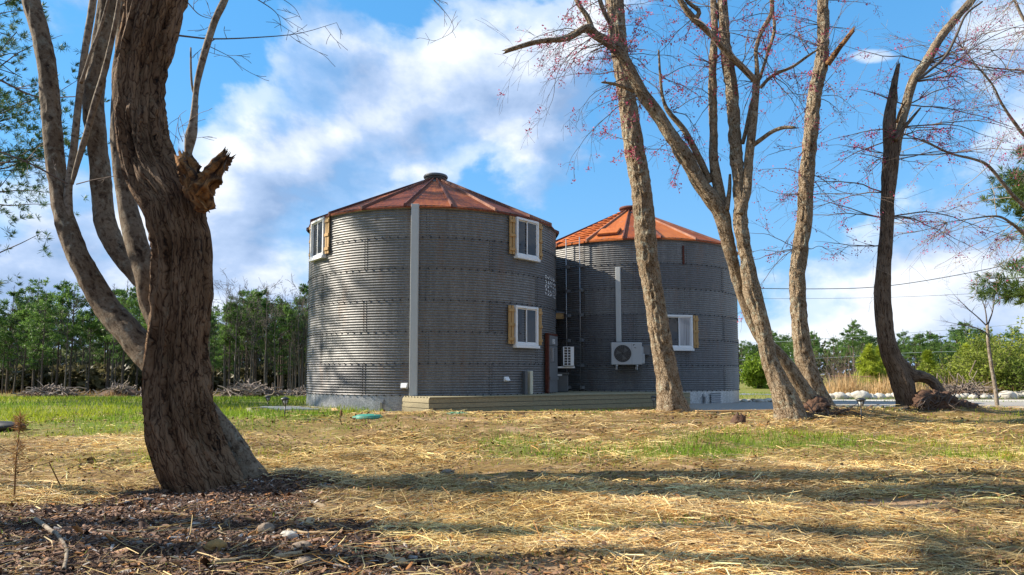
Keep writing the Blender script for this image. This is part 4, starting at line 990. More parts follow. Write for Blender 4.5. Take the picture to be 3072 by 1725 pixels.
for k in range(80):
    l = L5[rs.integers(len(L5))]; p = l[rs.integers(2, len(l))]
    grow(ln, p[:3], np.array([rs.uniform(-1.4, .4), rs.normal(0, .5), rs.uniform(-.8, .8)]), rs.uniform(.8, 2.4), .010, rs, 2, .25, .3, 4, .15)
twigs(ln, T5, 'twig_pale'); buds(ln, 420, rs, T5, .045, .10, 7, ((.34, .03, .08), (.6, .09, .2)))

# splinters and bark rags on the torn stub
rs = np.random.default_rng(31); sp = []
for k in range(30):
    c_ = [(940, 800), (960, 880), (1000, 950), (1060, 900), (1110, 840)][k % 5]; p = np.array(W(.5949*(c_[0]+rs.uniform(-25, 25)), .5949*(c_[1]+rs.uniform(-25, 25)), 5.72))
    grow(sp, p, rs.normal(0, 1, 3)*np.array([1, .4, 1])+np.array([.3, -.2, .3]), rs.uniform(.02, .07), .008, rs, 0, .2, .4, 0, .012)
V, Fq = polytube([l for l in sp]); mk('splinters', V-np.array(T0.location), Fq, M['twig'], T0)['kind'] = 'stuff'
# --- clump standing just outside the frame on the left; its stems stripe the lawn with shade
T6 = thing('hardwood_tree', 'several stemmed tree standing outside the frame on the left', 'tree', (-6.3, 4.8, gz(-6.3, 4.8)))
for k, (x, y, dx, dy, r) in enumerate(((-6.3, 4.8, .5, -.4, .15), (-6.0, 4.2, .6, -1.1, .12), (-7.4, 6.3, .3, -.6, .12))):
    st_ = [(x+dx*f*f+.15*math.sin(f*5+k), y+dy*f*f, -.2+13*f, r*(1-.6*f)) for f in np.linspace(0, 1, 8)]
    stem('stem', st_, M['bark_smooth'], T6, 16, .2, .01, seed=80+k); ln = []
    for j in range(8):
        p = st_[rs.integers(3, 8)]; grow(ln, p[:3], rs.normal(0, 1, 3)+np.array([0, 0, .7]), rs.uniform(1., 2.6), .05, rs, 2, 0, .25, 3, .25)
    twigs(ln, T6)
# ---------------------------------------------------------------- pines, forest and shrubs
def tuft_mesh(C, Dv, rs, per, L, w_, cols, up=.25, spread=1.0):
    """needle tufts: thin faces fanned out from points C along directions Dv"""
    n = len(C); c = np.repeat(C, per, 0); d = np.repeat(Dv, per, 0)+rs.normal(0, spread, (n*per, 3)); d[:, 2] += up
    f = np.repeat(cols, per, 0)*rs.uniform(.75, 1.25, (n*per, 1))
    return quads(c, d, rs.normal(0, 1, (n*per, 3)), L*rs.uniform(.65, 1.15, n*per), w_*rs.uniform(.7, 1.2, n*per), rgba(f))
def make_pine(rs, H, z0f, Rmax, nb, tufts, per, L, w_, colA=(.045, .105, .025), colB=(.16, .27, .055), trunk_r=.16, shape=1.0, sides=7):
    """-> (trunk verts/faces, needle verts/faces/colours): limbs in loose whorls carrying needle tufts"""
    lines = []; x = np.cumsum(rs.normal(0, .03*H/13, 12)); y = np.cumsum(rs.normal(0, .03*H/13, 12)); zz = np.linspace(-.3, H, 12)
    tr = np.c_[x-x[0], y-y[0], zz, trunk_r*(1-.88*np.linspace(0, 1, 12))]
    C, Dv = [], []
    br = []
    for k in range(nb):
        f = rs.random()**.9; z = H*(z0f+(1-z0f)*f*.985); i = z/H*11; i0 = min(int(max(i, 0)), 10)
        p = tr[i0, :3]+(tr[i0+1, :3]-tr[i0, :3])*(i-i0)
        prof = (math.sin(math.pi*min(1, (.16+.84*f)))**.75)*(1-f*.22) if shape > .5 else (1-f)**.8
        ln = Rmax*max(.12, prof)*rs.uniform(.55, 1.1); a = rs.uniform(0, 2*math.pi); el = rs.uniform(.05, .45)+.6*f
        m = 6; q = np.array(p); d = np.array([math.cos(a)*math.cos(el), math.sin(a)*math.cos(el), math.sin(el)]); rows = []
        for s in range(m):
            rows.append((*q, max(.008, trunk_r*.26*(1-.5*f)*(1-.8*s/(m-1))))); d = d+rs.normal(0, .13, 3)+np.array([0, 0, .06 if s > 2 else -.06]); d /= np.linalg.norm(d); q = q+d*ln/(m-1)
        br.append(np.array(rows))
        nt = max(2, int(tufts/nb*(.4+.6*ln/Rmax)*1.6))
        for s in range(nt):
            g = .35+.65*rs.random()**.7; r_ = rows[min(int(g*(m-1)), m-2)]; r2 = rows[min(int(g*(m-1))+1, m-1)]; h = g*(m-1)-int(g*(m-1))
            pp = np.array(r_[:3])*(1-h)+np.array(r2[:3])*h
            C.append(pp+rs.normal(0, 1, 3)*np.array([.16, .16, .08])*ln*.8); Dv.append(d+rs.normal(0, .5, 3))
    tV, tF = polytube([tr], sides); bV, bF = polytube(br, 3)
    C, Dv = np.array(C), np.array(Dv)
    clump = vnoise(C*np.array([.9, .9, 1.3])+rs.uniform(0, 50)); f = np.clip(clump*1.3-.15+rs.normal(0, .12, len(C)), 0, 1)[:, None]
    keep = vnoise(C*.8+31.) > .34
    C, Dv, f = C[keep], Dv[keep], f[keep]
    cols = np.array(colA)*(1-f)+np.array(colB)*f
    nV, nF, nC = tuft_mesh(C, Dv, rs, per, L, w_, cols)
    return np.vstack([tV, bV]), np.vstack([tF, bF+len(tV)]), nV, nF, nC
def pine(name, label, loc, rs, group=None, **kw):
    o = thing(name, label, 'tree', loc, 0, group); a, b, c, d, e = make_pine(rs, **kw)
    mk('trunk', a, b, M['pine_bark'], o, True); mk('crown', c, d, M['needle'], o, False, {'col': ('FLOAT_COLOR', e)}); return o
def bare(name, label, loc, rs, H, group=None, mat='grey_bark', r=.10, kids=9, depth=3):
    o = thing(name, label, 'tree', loc, 0, group); lines = []
    n = 10; x = np.cumsum(rs.normal(0, .04, n))*H/10; y = np.cumsum(rs.normal(0, .04, n))*H/10
    tr = np.c_[x-x[0], y-y[0], np.linspace(-.2, H*.9, n), r*(1-.85*np.linspace(0, 1, n))]; lines = []
    for k in range(kids):
        i = rs.integers(3, n); a = rs.uniform(0, 6.28)
        grow(lines, tr[i, :3], (math.cos(a)*.7, math.sin(a)*.7, .9), H*rs.uniform(.18, .38), tr[i, 3]*.6, rs, depth-1, -.35, .3, 4, H*.05)
    a, b = polytube([tr], 6); c, d = polytube([np.c_[l[:, :3], np.maximum(l[:, 3], .012)] for l in lines], 3)
    mk('trunk', a, b, M[mat], o, True); mk('crown', c, d, M[mat], o, True); return o
def hide(o):
    for c in list(o.children): bpy.data.objects.remove(c)
    bpy.data.objects.remove(o)
rs = np.random.default_rng(100)
G_L = 'pines of the wood behind the field'; G_B = 'bare trees of the wood behind the field'; G_R = 'pines of the wood beyond the road'
LP = 'tall green pine in the wood behind the left field'; LB = 'leafless grey tree among the pines of the left wood'; RP = 'green pine in the wood beyond the road on the right'
def spot(px, d): x = (px-CX)/F*d; return (x, d, gz(x, d)-.05)
protos = []
ORD = 'first second third fourth fifth sixth seventh eighth ninth tenth eleventh twelfth thirteenth fourteenth fifteenth sixteenth seventeenth eighteenth nineteenth twentieth'.split()
for k in range(7):
    protos.append(pine('pine_tree', LP, (0, 0, 0), rs, G_L, H=13., z0f=(.42, .46, .56, .4, .6, .36, .5)[k], Rmax=(2.6, 2.3, 2.0, 2.9, 1.9, 2.7, 2.2)[k], nb=60, tufts=560, per=7, L=.42, w_=.09, trunk_r=.15))
bprotos = [bare('bare_tree', LB, (0, 0, 0), rs, 11., G_B, kids=10) for k in range(4)]
used = set()
def put(pr, k, loc, rz, s, label=None, grp=None):
    key = id(pr[k])
    if key not in used:
        used.add(key); o = pr[k]; o.location = loc; o.rotation_euler = (0, 0, rz); o.scale = (s, s, s) if not isinstance(s, tuple) else s
    else: o = dup(pr[k], loc, rz, s)
    o['label'] = label or (LB if pr is bprotos else LP); o['group'] = grp or (G_B if pr is bprotos else G_L)
    return o
# front rank, read off the skyline: (px, top py)
front = [(28, 855, 0), (75, 905, 2), (130, 880, 5), (175, 835, 0), (215, 850, 3), (330, 850, 1), (372, 838, 5), (415, 880, 3), (455, 900, 2), (690, 890, 6), (740, 868, 3), (770, 856, 0), (800, 880, 5), (845, 896, 2), (868, 905, 4), (905, 905, 5), (950, 900, 3), (270, 905, 4), (-40, 870, 3), (-90, 850, 1), (1000, 880, 5), (1060, 870, 0)]
for k, (px, ty, pk) in enumerate(front):
    d = 74+rs.uniform(-3, 5); x, y, z = spot(px, d); H = W(px, ty, d).z-z
    put(protos, pk, (x, y, z), rs.uniform(0, 6.28), H/13., LP if px < 0 or px > 900 else 'tall pine on the skyline of the left wood, %s counted from the left' % ORD[sum(1 for q in front if 0 <= q[0] < px)])
for k in range(95):
    d = rs.uniform(78, 112); px = rs.uniform(-260, 1250); x, y, z = spot(px, d)
    put(protos, int(rs.integers(7)), (x, y, z), rs.uniform(0, 6.28), rs.uniform(.72, 1.05))
for k in range(80):
    d = rs.uniform(70, 92); px = rs.uniform(-120, 1000) if k % 3 else rs.uniform(600, 950); x, y, z = spot(px, d)
    put(bprotos, int(rs.integers(4)), (x, y, z), rs.uniform(0, 6.28), rs.uniform(.55, 1.08))
for k in range(8):
    d = rs.uniform(72, 80); px = rs.uniform(-60, 960); x, y, z = spot(px, d)
    put(protos, int(rs.choice([0, 3, 5])), (x, y, z), rs.uniform(0, 6.28), (.55, .55, rs.uniform(.4, .62)), 'small green pine at the foot of the left wood', 'small pines at the foot of the wood')
# the wood closing the view behind both ranks
def wood(name, label, px0, px1, d, h0, n, seed, cA, cB):
    r = np.random.default_rng(seed); px = r.uniform(px0, px1, n); dd = r.uniform(d, d*1.12, n); x = (px-CX)/F*dd; z = G(x, dd)
    hmax = h0*(.75+.5*fbm(np.c_[x*.12, dd*0, dd*0+seed], 2)); C = np.c_[x, dd, z+hmax*r.random(n)**.8]
    f = np.clip(vnoise(C*.4)*1.4-.2, 0, 1)[:, None]; cols = np.array(cA)*(1-f)+np.array(cB)*f
    V, Fq, c = tuft_mesh(C, r.normal(0, 1, (n, 3)), r, 4, .9, .5, cols)
    tag(mk(name, V, Fq, M['needle'], None, False, {'col': ('FLOAT_COLOR', c)}), label, None, None, 'stuff')
wood('far_wood', 'dense far woodland closing the view behind the left pines', -500, 1400, 120, 7.5, 16000, 1, (.05, .08, .03), (.14, .15, .07))
wood('understorey', 'low brown and green undergrowth between the left trunks', -300, 1150, 80, 2.6, 5000, 4, (.07, .07, .035), (.16, .14, .07))
# right-hand wood beyond the road
for k, (px, ty, pk) in enumerate([(2225, 1020, 3), (2262, 1035, 0), (2310, 1012, 5), (2345, 1008, 0), (2395, 1020, 3), (2440, 1012, 1), (2500, 1003, 5), (2545, 998, 0), (2585, 1003, 3), (2640, 1030, 5), (2700, 1035, 0), (2745, 1000, 3), (2790, 992, 5), (2825, 998, 0), (2870, 992, 3), (2915, 990, 1), (2960, 985, 5), (3000, 1000, 0), (3050, 985, 3), (3110, 980, 5), (2180, 1040, 5), (2130, 1030, 0)]):
    d = 112+rs.uniform(-6, 8); x, y, z = spot(px, d); H = W(px, ty, d).z-z
    put(protos, pk, (x, y, z), rs.uniform(0, 6.28), (H/13*1.25, H/13*1.25, H/13), RP, G_R)
for k in range(45):
    d = rs.uniform(105, 150); px = rs.uniform(1950, 3300); x, y, z = spot(px, d)
    put(protos, int(rs.integers(7)), (x, y, z), rs.uniform(0, 6.28), rs.uniform(.62, .80), RP, G_R)
wood('far_wood', 'dense far woodland closing the view beyond the road on the right', 1800, 3500, 150, 8.0, 9000, 2, (.03, .055, .02), (.08, .11, .03))

# pines outside the frame whose boughs or shade reach in
pn = dict(nb=90, per=22, L=.24, w_=.018, colA=(.04, .085, .022), colB=(.13, .20, .045))
p = pine('pine_tree', 'pine at the left edge whose needle boughs hang into the top left corner', (-23., 27.2, gz(-23., 27.2)), rs, H=19., z0f=.24, Rmax=6.4, tufts=3200, trunk_r=.24, **dict(pn, nb=120, w_=.026, L=.28, colA=(.03, .065, .018), colB=(.10, .17, .04)))
p = pine('pine_tree', 'pine at the right edge with a bright needle bough beside the grey sapling', (13.5, 17.0, gz(13.5, 17.0)), rs, H=6.6, z0f=.40, Rmax=2.1, tufts=800, trunk_r=.12, **dict(pn, nb=46, colB=(.15, .21, .03)))
pine('pine_tree', 'tall thin crowned pine standing left of the frame', (-24.5, 22.4, gz(-24.5, 22.4)), rs, H=24., z0f=.40, Rmax=4.2, nb=70, tufts=950, per=10, L=.5, w_=.06, trunk_r=.25)
put(bprotos, 0, (-21.5, 23.2, gz(-21.5, 23.2)), .5, 1.75, 'tall leafless tree standing left of the frame', 'trees left of the frame')
put(bprotos, 1, (-22.8, 21.6, gz(-22.8, 21.6)), 4., 1.9, 'tall leafless tree standing left of the frame', 'trees left of the frame')
put(bprotos, 3, (-19.0, 21.4, gz(-19.0, 21.4)), 2.5, 1.6, 'tall leafless tree standing left of the frame', 'trees left of the frame')
# trees behind the eye: the windows mirror them
for k in range(44):
    x, y = rs.uniform(-24, 26), rs.uniform(-26, -6); pr = bprotos if k % 3 else protos
    put(pr, int(rs.integers(4)), (x, y, gz(x, y)), rs.uniform(0, 6.28), rs.uniform(1.1, 1.7), 'tree standing behind the viewpoint', 'trees behind the viewpoint')

# young bright pines, bushes and grasses on the right
def young_pine(px, d, top, R, label):
    x, y, z = spot(px, d); H = W(px, top, d).z-z
    return pine('young_pine', label, (x, y, z), rs, 'young pines by the drive', H=H, z0f=.15, Rmax=R, nb=46, tufts=520, per=14, L=.26, w_=.03, colA=(.16, .22, .015), colB=(.42, .48, .05), trunk_r=.055, shape=0)
young_pine(2608, 35.5, 1045, 1.1, 'bright yellow green young pine left of the broken tree, behind the rocks')
young_pine(2642, 37.5, 1032, .9, 'slimmer young pine just behind the broken tree trunk')
young_pine(2782, 38, 1060, .95, 'yellow green young pine seen right of the broken tree trunk')
young_pine(2895, 39, 1042, 1.15, 'tall yellow green young pine left of the grey sapling')
young_pine(2935, 36, 1090, .8, 'short bushy young pine low beside the grey sapling')
def bush(px, d, top, R, label, cA, cB, n=2600, L=.13, tw=26, seed=0, cat='bush'):
    r = np.random.default_rng(seed+500); x, y, z = spot(px, d); H = W(px, top, d).z-z
    o = thing('bush', label, cat, (x, y, z), 0, 'bushes on the right'); lines = []
    for k in range(tw): grow(lines, (r.normal(0, R*.25), r.normal(0, R*.2), 0), (r.normal(0, .45), r.normal(0, .4), 1.), H*r.uniform(.6, 1.05), .018, r, 1, -.1, .25, 5, H*.08)
    tV, tF = polytube([np.c_[l[:, :3], np.maximum(l[:, 3], .006)] for l in lines], 3); mk('stems', tV, tF, M['twig'], o, True)
    if n:
        P = np.vstack([l[len(l)//3:, :3] for l in lines]); C = P[r.integers(len(P), size=n)]+r.normal(0, .10, (n, 3))
        f = np.clip(vnoise(C*2.)*1.3-.15, 0, 1)[:, None]; cols = np.array(cA)*(1-f)+np.array(cB)*f
        V, Fq, c = tuft_mesh(C, r.normal(0, 1, (n, 3)), r, 3, L, L*.5, cols); mk('leaves', V, Fq, M['grass'], o, False, {'col': ('FLOAT_COLOR', c)})['kind'] = 'stuff'
    return o
GA, GB = (.12, .16, .02), (.32, .37, .06)
bush(2273, 50, 1072, .8, 'round light green bush on the grass right of the farther bin', (.12, .20, .015), (.28, .38, .04), 2600, .2, 22, 1)
bush(2512, 38, 1012, .7, 'bare upright twiggy shrub behind the tall orange grass', GA, GB, 60, .06, 34, 2)
bush(2850, 35, 1075, .8, 'tangled brown thicket at the right with sparse green leaves', GA, GB, 1500, .12, 26, 3)
bush(2965, 33, 1010, .9, 'yellow green leafy bush right of the grey sapling', GA, GB, 3200, .13, 24, 4)
bush(3040, 34, 1000, 1., 'largest leafy bush against the right edge', (.11, .15, .02), (.34, .37, .06), 3800, .13, 26, 5)
bush(2905, 36, 1050, .8, 'dense green bush left of the grey sapling trunk', GA, GB, 2400, .13, 22, 6)
bush(3080, 31.8, 1060, .8, 'low green bush at the foot of the right edge thicket', GA, (.14, .2, .03), 2200, .12, 22, 7)
bush(2720, 41, 1090, .8, 'brownish scrub bush behind the lifted roots', (.09, .08, .04), (.2, .17, .08), 1600, .12, 24, 8)
bush(2995, 40, 985, 1., 'tall twiggy bush rising behind the grey sapling', GA, GB, 2400, .13, 28, 9)
# grey sapling
sp_ = W(2990, 1207, 19.5); S0 = thing('sapling', 'slim pale grey sapling forking upward near the right edge', 'tree', (sp_.x, sp_.y, gz(sp_.x, sp_.y)))
sap = Z7([(1915, 1240, 34), (1900, 1100, 32), (1875, 950, 30), (1850, 780, 26), (1842, 640, 24)], 19.5)
stem('trunk', sap, M['bark_smooth'], S0, 12, .12, .003, seed=60)
ln = []; r9 = np.random.default_rng(61)
for rows in ([(1842, 650), (1780, 590), (1700, 520), (1610, 430)], [(1842, 650), (1830, 540), (1800, 450), (1760, 350)], [(1842, 650), (1880, 540), (1890, 420), (1840, 330)], [(1845, 700), (1760, 660), (1660, 640), (1560, 620)]):
    c = px_line([(2172+a*.4288, 700+b*.4288) for a, b in rows], 19.5, .025, .005); ln.append(c)
    for k in range(7): i = r9.integers(3, 14); grow(ln, c[i, :3], c[min(i+1, 13), :3]-c[i-1, :3]+r9.normal(0, .08, 3), r9.uniform(.3, .9), c[i, 3]*.5, r9, 1, 0, .25, 3, .1)
twigs(ln, S0, 'grey_bark')
# tall dead grass by the drive, field edge tufts
def dead_grass(name, label, px0, px1, d0, d1, n, h, seed, cA=(.50, .25, .08), cB=(.72, .46, .20)):
    r = np.random.default_rng(seed); d = r.uniform(d0, d1, n); px = r.uniform(px0, px1, n); x = (px-CX)/F*d
    keep = vnoise(np.c_[x*1.1, d*1.1, d*0+seed]) > .5; x, d = x[keep], d[keep]; n = len(x)
    B = np.c_[x, d, G(x, d)]; f = r.random((n, 1)); V, Fq, c = quads(B, np.c_[r.normal(0, .22, n), r.normal(0, .22, n), np.ones(n)], r.normal(0, 1, (n, 3)), h*r.uniform(.3, 1.15, n)*(.55+.9*vnoise(np.c_[x*1.7, d*1.7, x*0])), np.full(n, .022), rgba(np.array(cA)*(1-f)+np.array(cB)*f))
    tag(mk(name, V, Fq, M['straw'], None, False, {'col': ('FLOAT_COLOR', c)}), label, None, None, 'stuff')
dead_grass('tall_dead_grass', 'tall orange dead grass behind the white rocks', 2470, 2720, 32., 37, 4200, 1.0, 3, (.42, .25, .10), (.62, .45, .24))
dead_grass('tall_dead_grass', 'tawny dead grass under the right thicket', 2720, 3120, 31.8, 38, 5500, .85, 4, (.30, .19, .08), (.48, .34, .17))
dead_grass('field_edge_grass', 'dead orange grass along the edge of the left field', -200, 1000, 60, 70, 6000, .7, 5, (.33, .17, .06), (.50, .33, .15))
# brush piles
def brush_pile(px, d, wpx, hpx, label, seed, n=170, th=1.):
    r = np.random.default_rng(seed); x, y, z = spot(px, d); wd = wpx/F*d; H = hpx/F*d
    o = thing('brush_pile', label, 'brush pile', (x, y, z), 0, 'brush piles'); L = []
    for k in range(n):
        a = r.normal(0, .22)*wd; hh = H*max(.02, (1-(a/wd*2)**2))*r.random()**.7
        c = np.array([a, r.normal(0, .5), max(hh, .03)]); dd = r.normal(0, 1, 3)*np.array([1, .6, .28]); dd /= np.linalg.norm(dd); l = r.uniform(.7, 2.6)
        pts = [c+dd*l*(t_-.5)+r.normal(0, .07, 3) for t_ in np.linspace(0, 1, 6)]
        L.append(np.c_[np.array(pts), np.full(6, r.uniform(.02, .06)*th)])
    V, Fq = polytube(L, 4); mk('sticks', V, Fq, M['brush'], o, True)['kind'] = 'stuff'
    lump('core', (x, y, z+H*.12), (wd*.42, .6, H*.55), M['soil'], o, .5, 6, seed, 28, 14)
M['brush'] = simple('weathered_branches', (.21, .165, .135), .9, 0, .5, 3)
brush_pile(160, 62, 210, 36, 'long grey brush pile at the far edge of the left field', 1)
brush_pile(370, 64, 150, 38, 'small brush pile beside a fallen log near the big trunk', 2, 90)
brush_pile(760, 58, 240, 46, 'tall brush pile between the big trunk and the nearer bin', 3, 240)
brush_pile(895, 60, 150, 34, 'orange tinted brush heap close to the nearer bin', 4, 110)
brush_pile(2880, 32, 130, 42, 'brushwood heap behind the lifted roots at right', 5, 150, .45)
# ---------------------------------------------------------------- loose straw, grass and mulch
def cover():
    r = np.random.default_rng(8)
    def scatter(n, y0, y1, pw=1.0, m0=1.25):
        u = r.random(n); y = (y0**-pw+u*(y1**-pw-y0**-pw))**(-1/pw); x = (r.random(n)*2-1)*(.80*y+m0); return x, y
    # straw
    x, y = scatter(250000, 2.3, 17.0, .55)
    p = np.c_[x, y, x*0]; dn = fbm(p*.75+40, 3); mu = mulch_mask(x, y); gr = grass_mask(x, y)
    keep = (r.random(len(x)) < np.clip((dn-.32)*4.5, .07, 1)*(1-.93*bare_mask(x, y))*(1-.95*mu)*(1-.8*gr))
    keep &= ~((x > 4.4) & (y > 16.2)) & (np.hypot(x-C1.x, y-C1.y) > RB+.05) & ~((y > 15.9+np.clip(x+2, 0, 9)*.5) & (x > -3)) & ~((x < -4.5) & (y > 14.2))
    x, y = x[keep], y[keep]; n = len(x)
    az = r.normal(0, .8, n)+.5*(vnoise(np.c_[x*.7, y*.7, x*0+3])-.5)*3; up = r.normal(.02, .16, n)
    sc_ = np.clip(.55+y/9, .9, 2.0); L = r.lognormal(-1.95, .45, n)*np.clip(1.15-.0*y, .5, 2); L = np.clip(L*1.02, .03, .36); wd = r.uniform(.002, .006, n)*sc_
    d = np.c_[np.cos(az)*np.cos(up), np.sin(az)*np.cos(up), np.sin(up)]
    c = np.c_[x, y, G(x, y)+r.uniform(.004, .045, n)*(.5+dn[keep])]
    s = np.cross(d, np.c_[r.normal(0, .5, n), r.normal(0, .5, n), np.ones(n)]); s /= np.linalg.norm(s, axis=1)[:, None]
    bend = np.c_[r.normal(0, .03, n), r.normal(0, .03, n), r.normal(.0, .012, n)]
    a, b, e = c-d*L[:, None]/2, c+bend*L[:, None]*3, c+d*L[:, None]/2
    w_ = wd[:, None]
    V = np.stack([a-s*w_*.5, a+s*w_*.5, b-s*w_*.5, b+s*w_*.5, e-s*w_*.3, e+s*w_*.3], 1).reshape(-1, 3)
    gx, gy, gzv = V[:, 0], V[:, 1], V[:, 2]; V[:, 2] = np.maximum(gzv, np.repeat(c[:, 2], 6)-.03)
    i = np.arange(n)*6; Fq = np.vstack([np.stack([i, i+1, i+3, i+2], 1), np.stack([i+2, i+3, i+5, i+4], 1)])
    k = r.random((n, 1)); k = k**.8; col = np.array((.38, .22, .055))*(1-k)+np.array((.95, .80, .45))*k
    og = (r.random(n) < .16)[:, None]; col = np.where(og, np.array((.42, .21, .06))*r.uniform(.6, 1.2, (n, 1)), col); gy_ = (r.random(n) < .12)[:, None]
    col = np.where(gy_, np.array((.30, .27, .22))*r.uniform(.6, 1.4, (n, 1)), col)*r.uniform(.8, 1.15, (n, 1))
    q = np.c_[x, y, x*0]; tone = (.2+1.5*fbm(q*1.3+70, 3)+.5*(vnoise(q*6+3)-.5))[:, None]; hue = np.clip(fbm(q*.9+90, 3)*2.4-.85, 0, 1)[:, None]
    col = col*np.clip(tone, .4, 1.35)*((1-hue)*np.array((1.0, .93, .74))+hue*np.array((1.06, .98, .92)))
    tag(mk('straw', V, Fq, M['straw'], None, False, {'col': ('FLOAT_COLOR', np.repeat(rgba(col), 6, 0))}), 'golden straw scattered over the lawn', None, None, 'stuff')
    # grass
    x, y = scatter(260000, 2.4, 40.0, .35); g = grass_mask(x, y); mu = mulch_mask(x, y)
    keep = (r.random(len(x)) < (np.clip(g*1.25-.08, 0, 1)*np.clip(.25+.75*sstep(.35, .6, fbm(np.c_[x*.6, y*1.1, x*0+55.], 3))+1.5*gauss(x, y, 2.15, 7.7, .6, .5), 0, 1)+.18*sstep(6, 9, y)*sstep(.42, .6, fbm(np.c_[x*.9, y*.9, x*0+15.], 3))*1.6+.05)*(1-.95*mu)) & (np.hypot(x-C1.x, y-C1.y) > RB+.05) & ~((x > 4.4) & (y > 16.2) & (y < 25)) & ~((y > 16.3+np.clip(x+2, 0, 9)*.5) & (x > -3) & (x < 6))
    x, y, g = x[keep], y[keep], g[keep]; n = len(x)
    hgt = r.uniform(.04, .11, n)*(.6+.8*g)*np.clip(.9+y/40, 1, 1.5); k = r.random((n, 1)); col = np.array((.07, .14, .01))*(1-k)+np.array((.26, .38, .03))*k
    yl = (vnoise(np.c_[x*.35, y*.5, x*0+9]) > .55)[:, None]; col = np.where(yl, col*np.array((1.5, 1.15, 1.1)), col)
    V, Fq, cc = quads(np.c_[x, y, G(x, y)-.005], np.c_[r.normal(0, .4, n), r.normal(0, .4, n), np.ones(n)], r.normal(0, 1, (n, 3)), hgt, r.uniform(.004, .007, n)*np.clip(y/7, 1, 3), rgba(col))
    tag(mk('grass', V, Fq, M['grass'], None, False, {'col': ('FLOAT_COLOR', cc)}), 'short green grass in patches between the straw', None, None, 'stuff')
    # mulch chips and shreds
    x, y = r.uniform(-5.2, .9, 170000), r.uniform(2.3, 6.6, 170000); mu = mulch_mask(x, y); keep = (r.random(len(x)) < mu*.85+.012) & (np.abs(x) < .8*y+.6)
    x, y = x[keep], y[keep]; n = len(x); az = r.uniform(0, 6.28, n); up = r.normal(0, .35, n); d = np.c_[np.cos(az)*np.cos(up), np.sin(az)*np.cos(up), np.sin(up)]
    L = np.clip(r.lognormal(-3.85, .6, n), .006, .12); wd = L*r.uniform(.12, .45, n); nr = np.c_[r.normal(0, .6, n), r.normal(0, .6, n), np.ones(n)]
    s = np.cross(d, nr); s /= np.linalg.norm(s, axis=1)[:, None]; u = np.cross(s, d); c = np.c_[x, y, G(x, y)+r.uniform(0, .022, n)]
    hx, hy, hz = d*L[:, None]/2, s*wd[:, None]/2, u*(wd*.22)[:, None]
    V = np.stack([c-hx-hy*.6, c+hx-hy*.5, c+hx*.8+hy*.6, c-hx*.9+hy, c-hx*.7+hz*2, c+hx*.6+hz*2], 1).reshape(-1, 3)
    i = np.arange(n)*6; Fq = np.vstack([np.stack([i, i+1, i+5, i+4], 1), np.stack([i+3, i+4, i+5, i+2], 1)])
    k = r.random((n, 1))**2.2; col = np.array((.045, .022, .015))*(1-k)+np.array((.30, .175, .115))*k
    og = (r.random(n) < .10)[:, None]; col = np.where(og, np.array((.30, .13, .04))*r.uniform(.5, 1.2, (n, 1)), col)
    gy_ = (r.random(n) < .08)[:, None]; col = np.where(gy_, np.array((.32, .29, .27))*r.uniform(.5, 1.4, (n, 1)), col)
    tag(mk('bark_mulch', V, Fq, M['chip'], None, False, {'col': ('FLOAT_COLOR', np.repeat(rgba(col), 6, 0))}), 'dark brown bark mulch heaped round the big trunk', None, None, 'stuff')
    # bits of bark, leaves and clods lying among the straw
    x, y = scatter(42000, 2.4, 15., .5); keep = (mulch_mask(x, y) < .5) & (fbm(np.c_[x, y, x*0]*1.1+20, 3) > r.uniform(.3, .62, len(x))) & ~((y > 15.0+np.clip(x+2, 0, 9)*.5) & (x > -3)); x, y = x[keep], y[keep]; n = len(x)
    az = r.uniform(0, 6.28, n); d = np.c_[np.cos(az), np.sin(az), r.normal(0, .3, n)]; k = r.random((n, 1))**1.6
    V, Fq, cc = quads(np.c_[x, y, G(x, y)+r.uniform(.01, .05, n)], d, np.c_[r.normal(0, .6, n), r.normal(0, .6, n), np.ones(n)], r.uniform(.02, .07, n)*np.clip(y/8, .8, 1.6), r.uniform(.008, .035, n)*np.clip(y/8, .8, 1.6), rgba(np.array((.045, .022, .012))*(1-k)+np.array((.30, .16, .07))*k))
    tag(mk('leaf_litter', V, Fq, M['chip'], None, False, {'col': ('FLOAT_COLOR', cc)}), 'brown leaf and bark litter among the straw', None, None, 'stuff')
cover()
# ---------------------------------------------------------------- small things lying about
def at(px, py, d0=6.):
    """ground point under a photo pixel"""
    d = d0
    for _ in range(40):
        p = W(px, py, d); g = gz(p.x, d); q = CAMZ-g; s = (CAMZ-p.z)/d
        if s <= 1e-4: break
        d = .5*d+.5*min(q/s, 60)
    p = W(px, py, d); return Vector((p.x, d, gz(p.x, d)))
def rock(px, py, rad, mat, label, cat='rock', group=None, seed=0, name='rock', d0=6., rz=0):
    p = at(px, py, d0); o = lump(name, (p.x, p.y, p.z+rad[2]*.55), rad, M[mat], None, .55, 3, seed+70, 22, 12); o.rotation_euler = (0, 0, rz)
    return tag(o, label, cat, group)
def stick(px0, py0, px1, py1, r, mat, label, name='stick', lift=.02, kink=.03, seed=0, cat='stick'):
    a, b = at(px0, py0), at(px1, py1); rr = np.random.default_rng(seed+90); o = thing(name, label, cat, a)
    pts = []
    for k in range(6):
        q = a.lerp(b, k/5); q = Vector((q.x, q.y, gz(q.x, q.y)+lift)); pts.append((*(np.array(q)+rr.normal(0, kink*.4, 3)*np.array([1, 1, .25])), r*(1-.35*k/5)))
    stem('wood', pts, M[mat], o, 10, .03, .003, 20, .2, .12, jag=.02, seed=seed); return o
GR = 'white border rocks'
rr = random.Random(4)
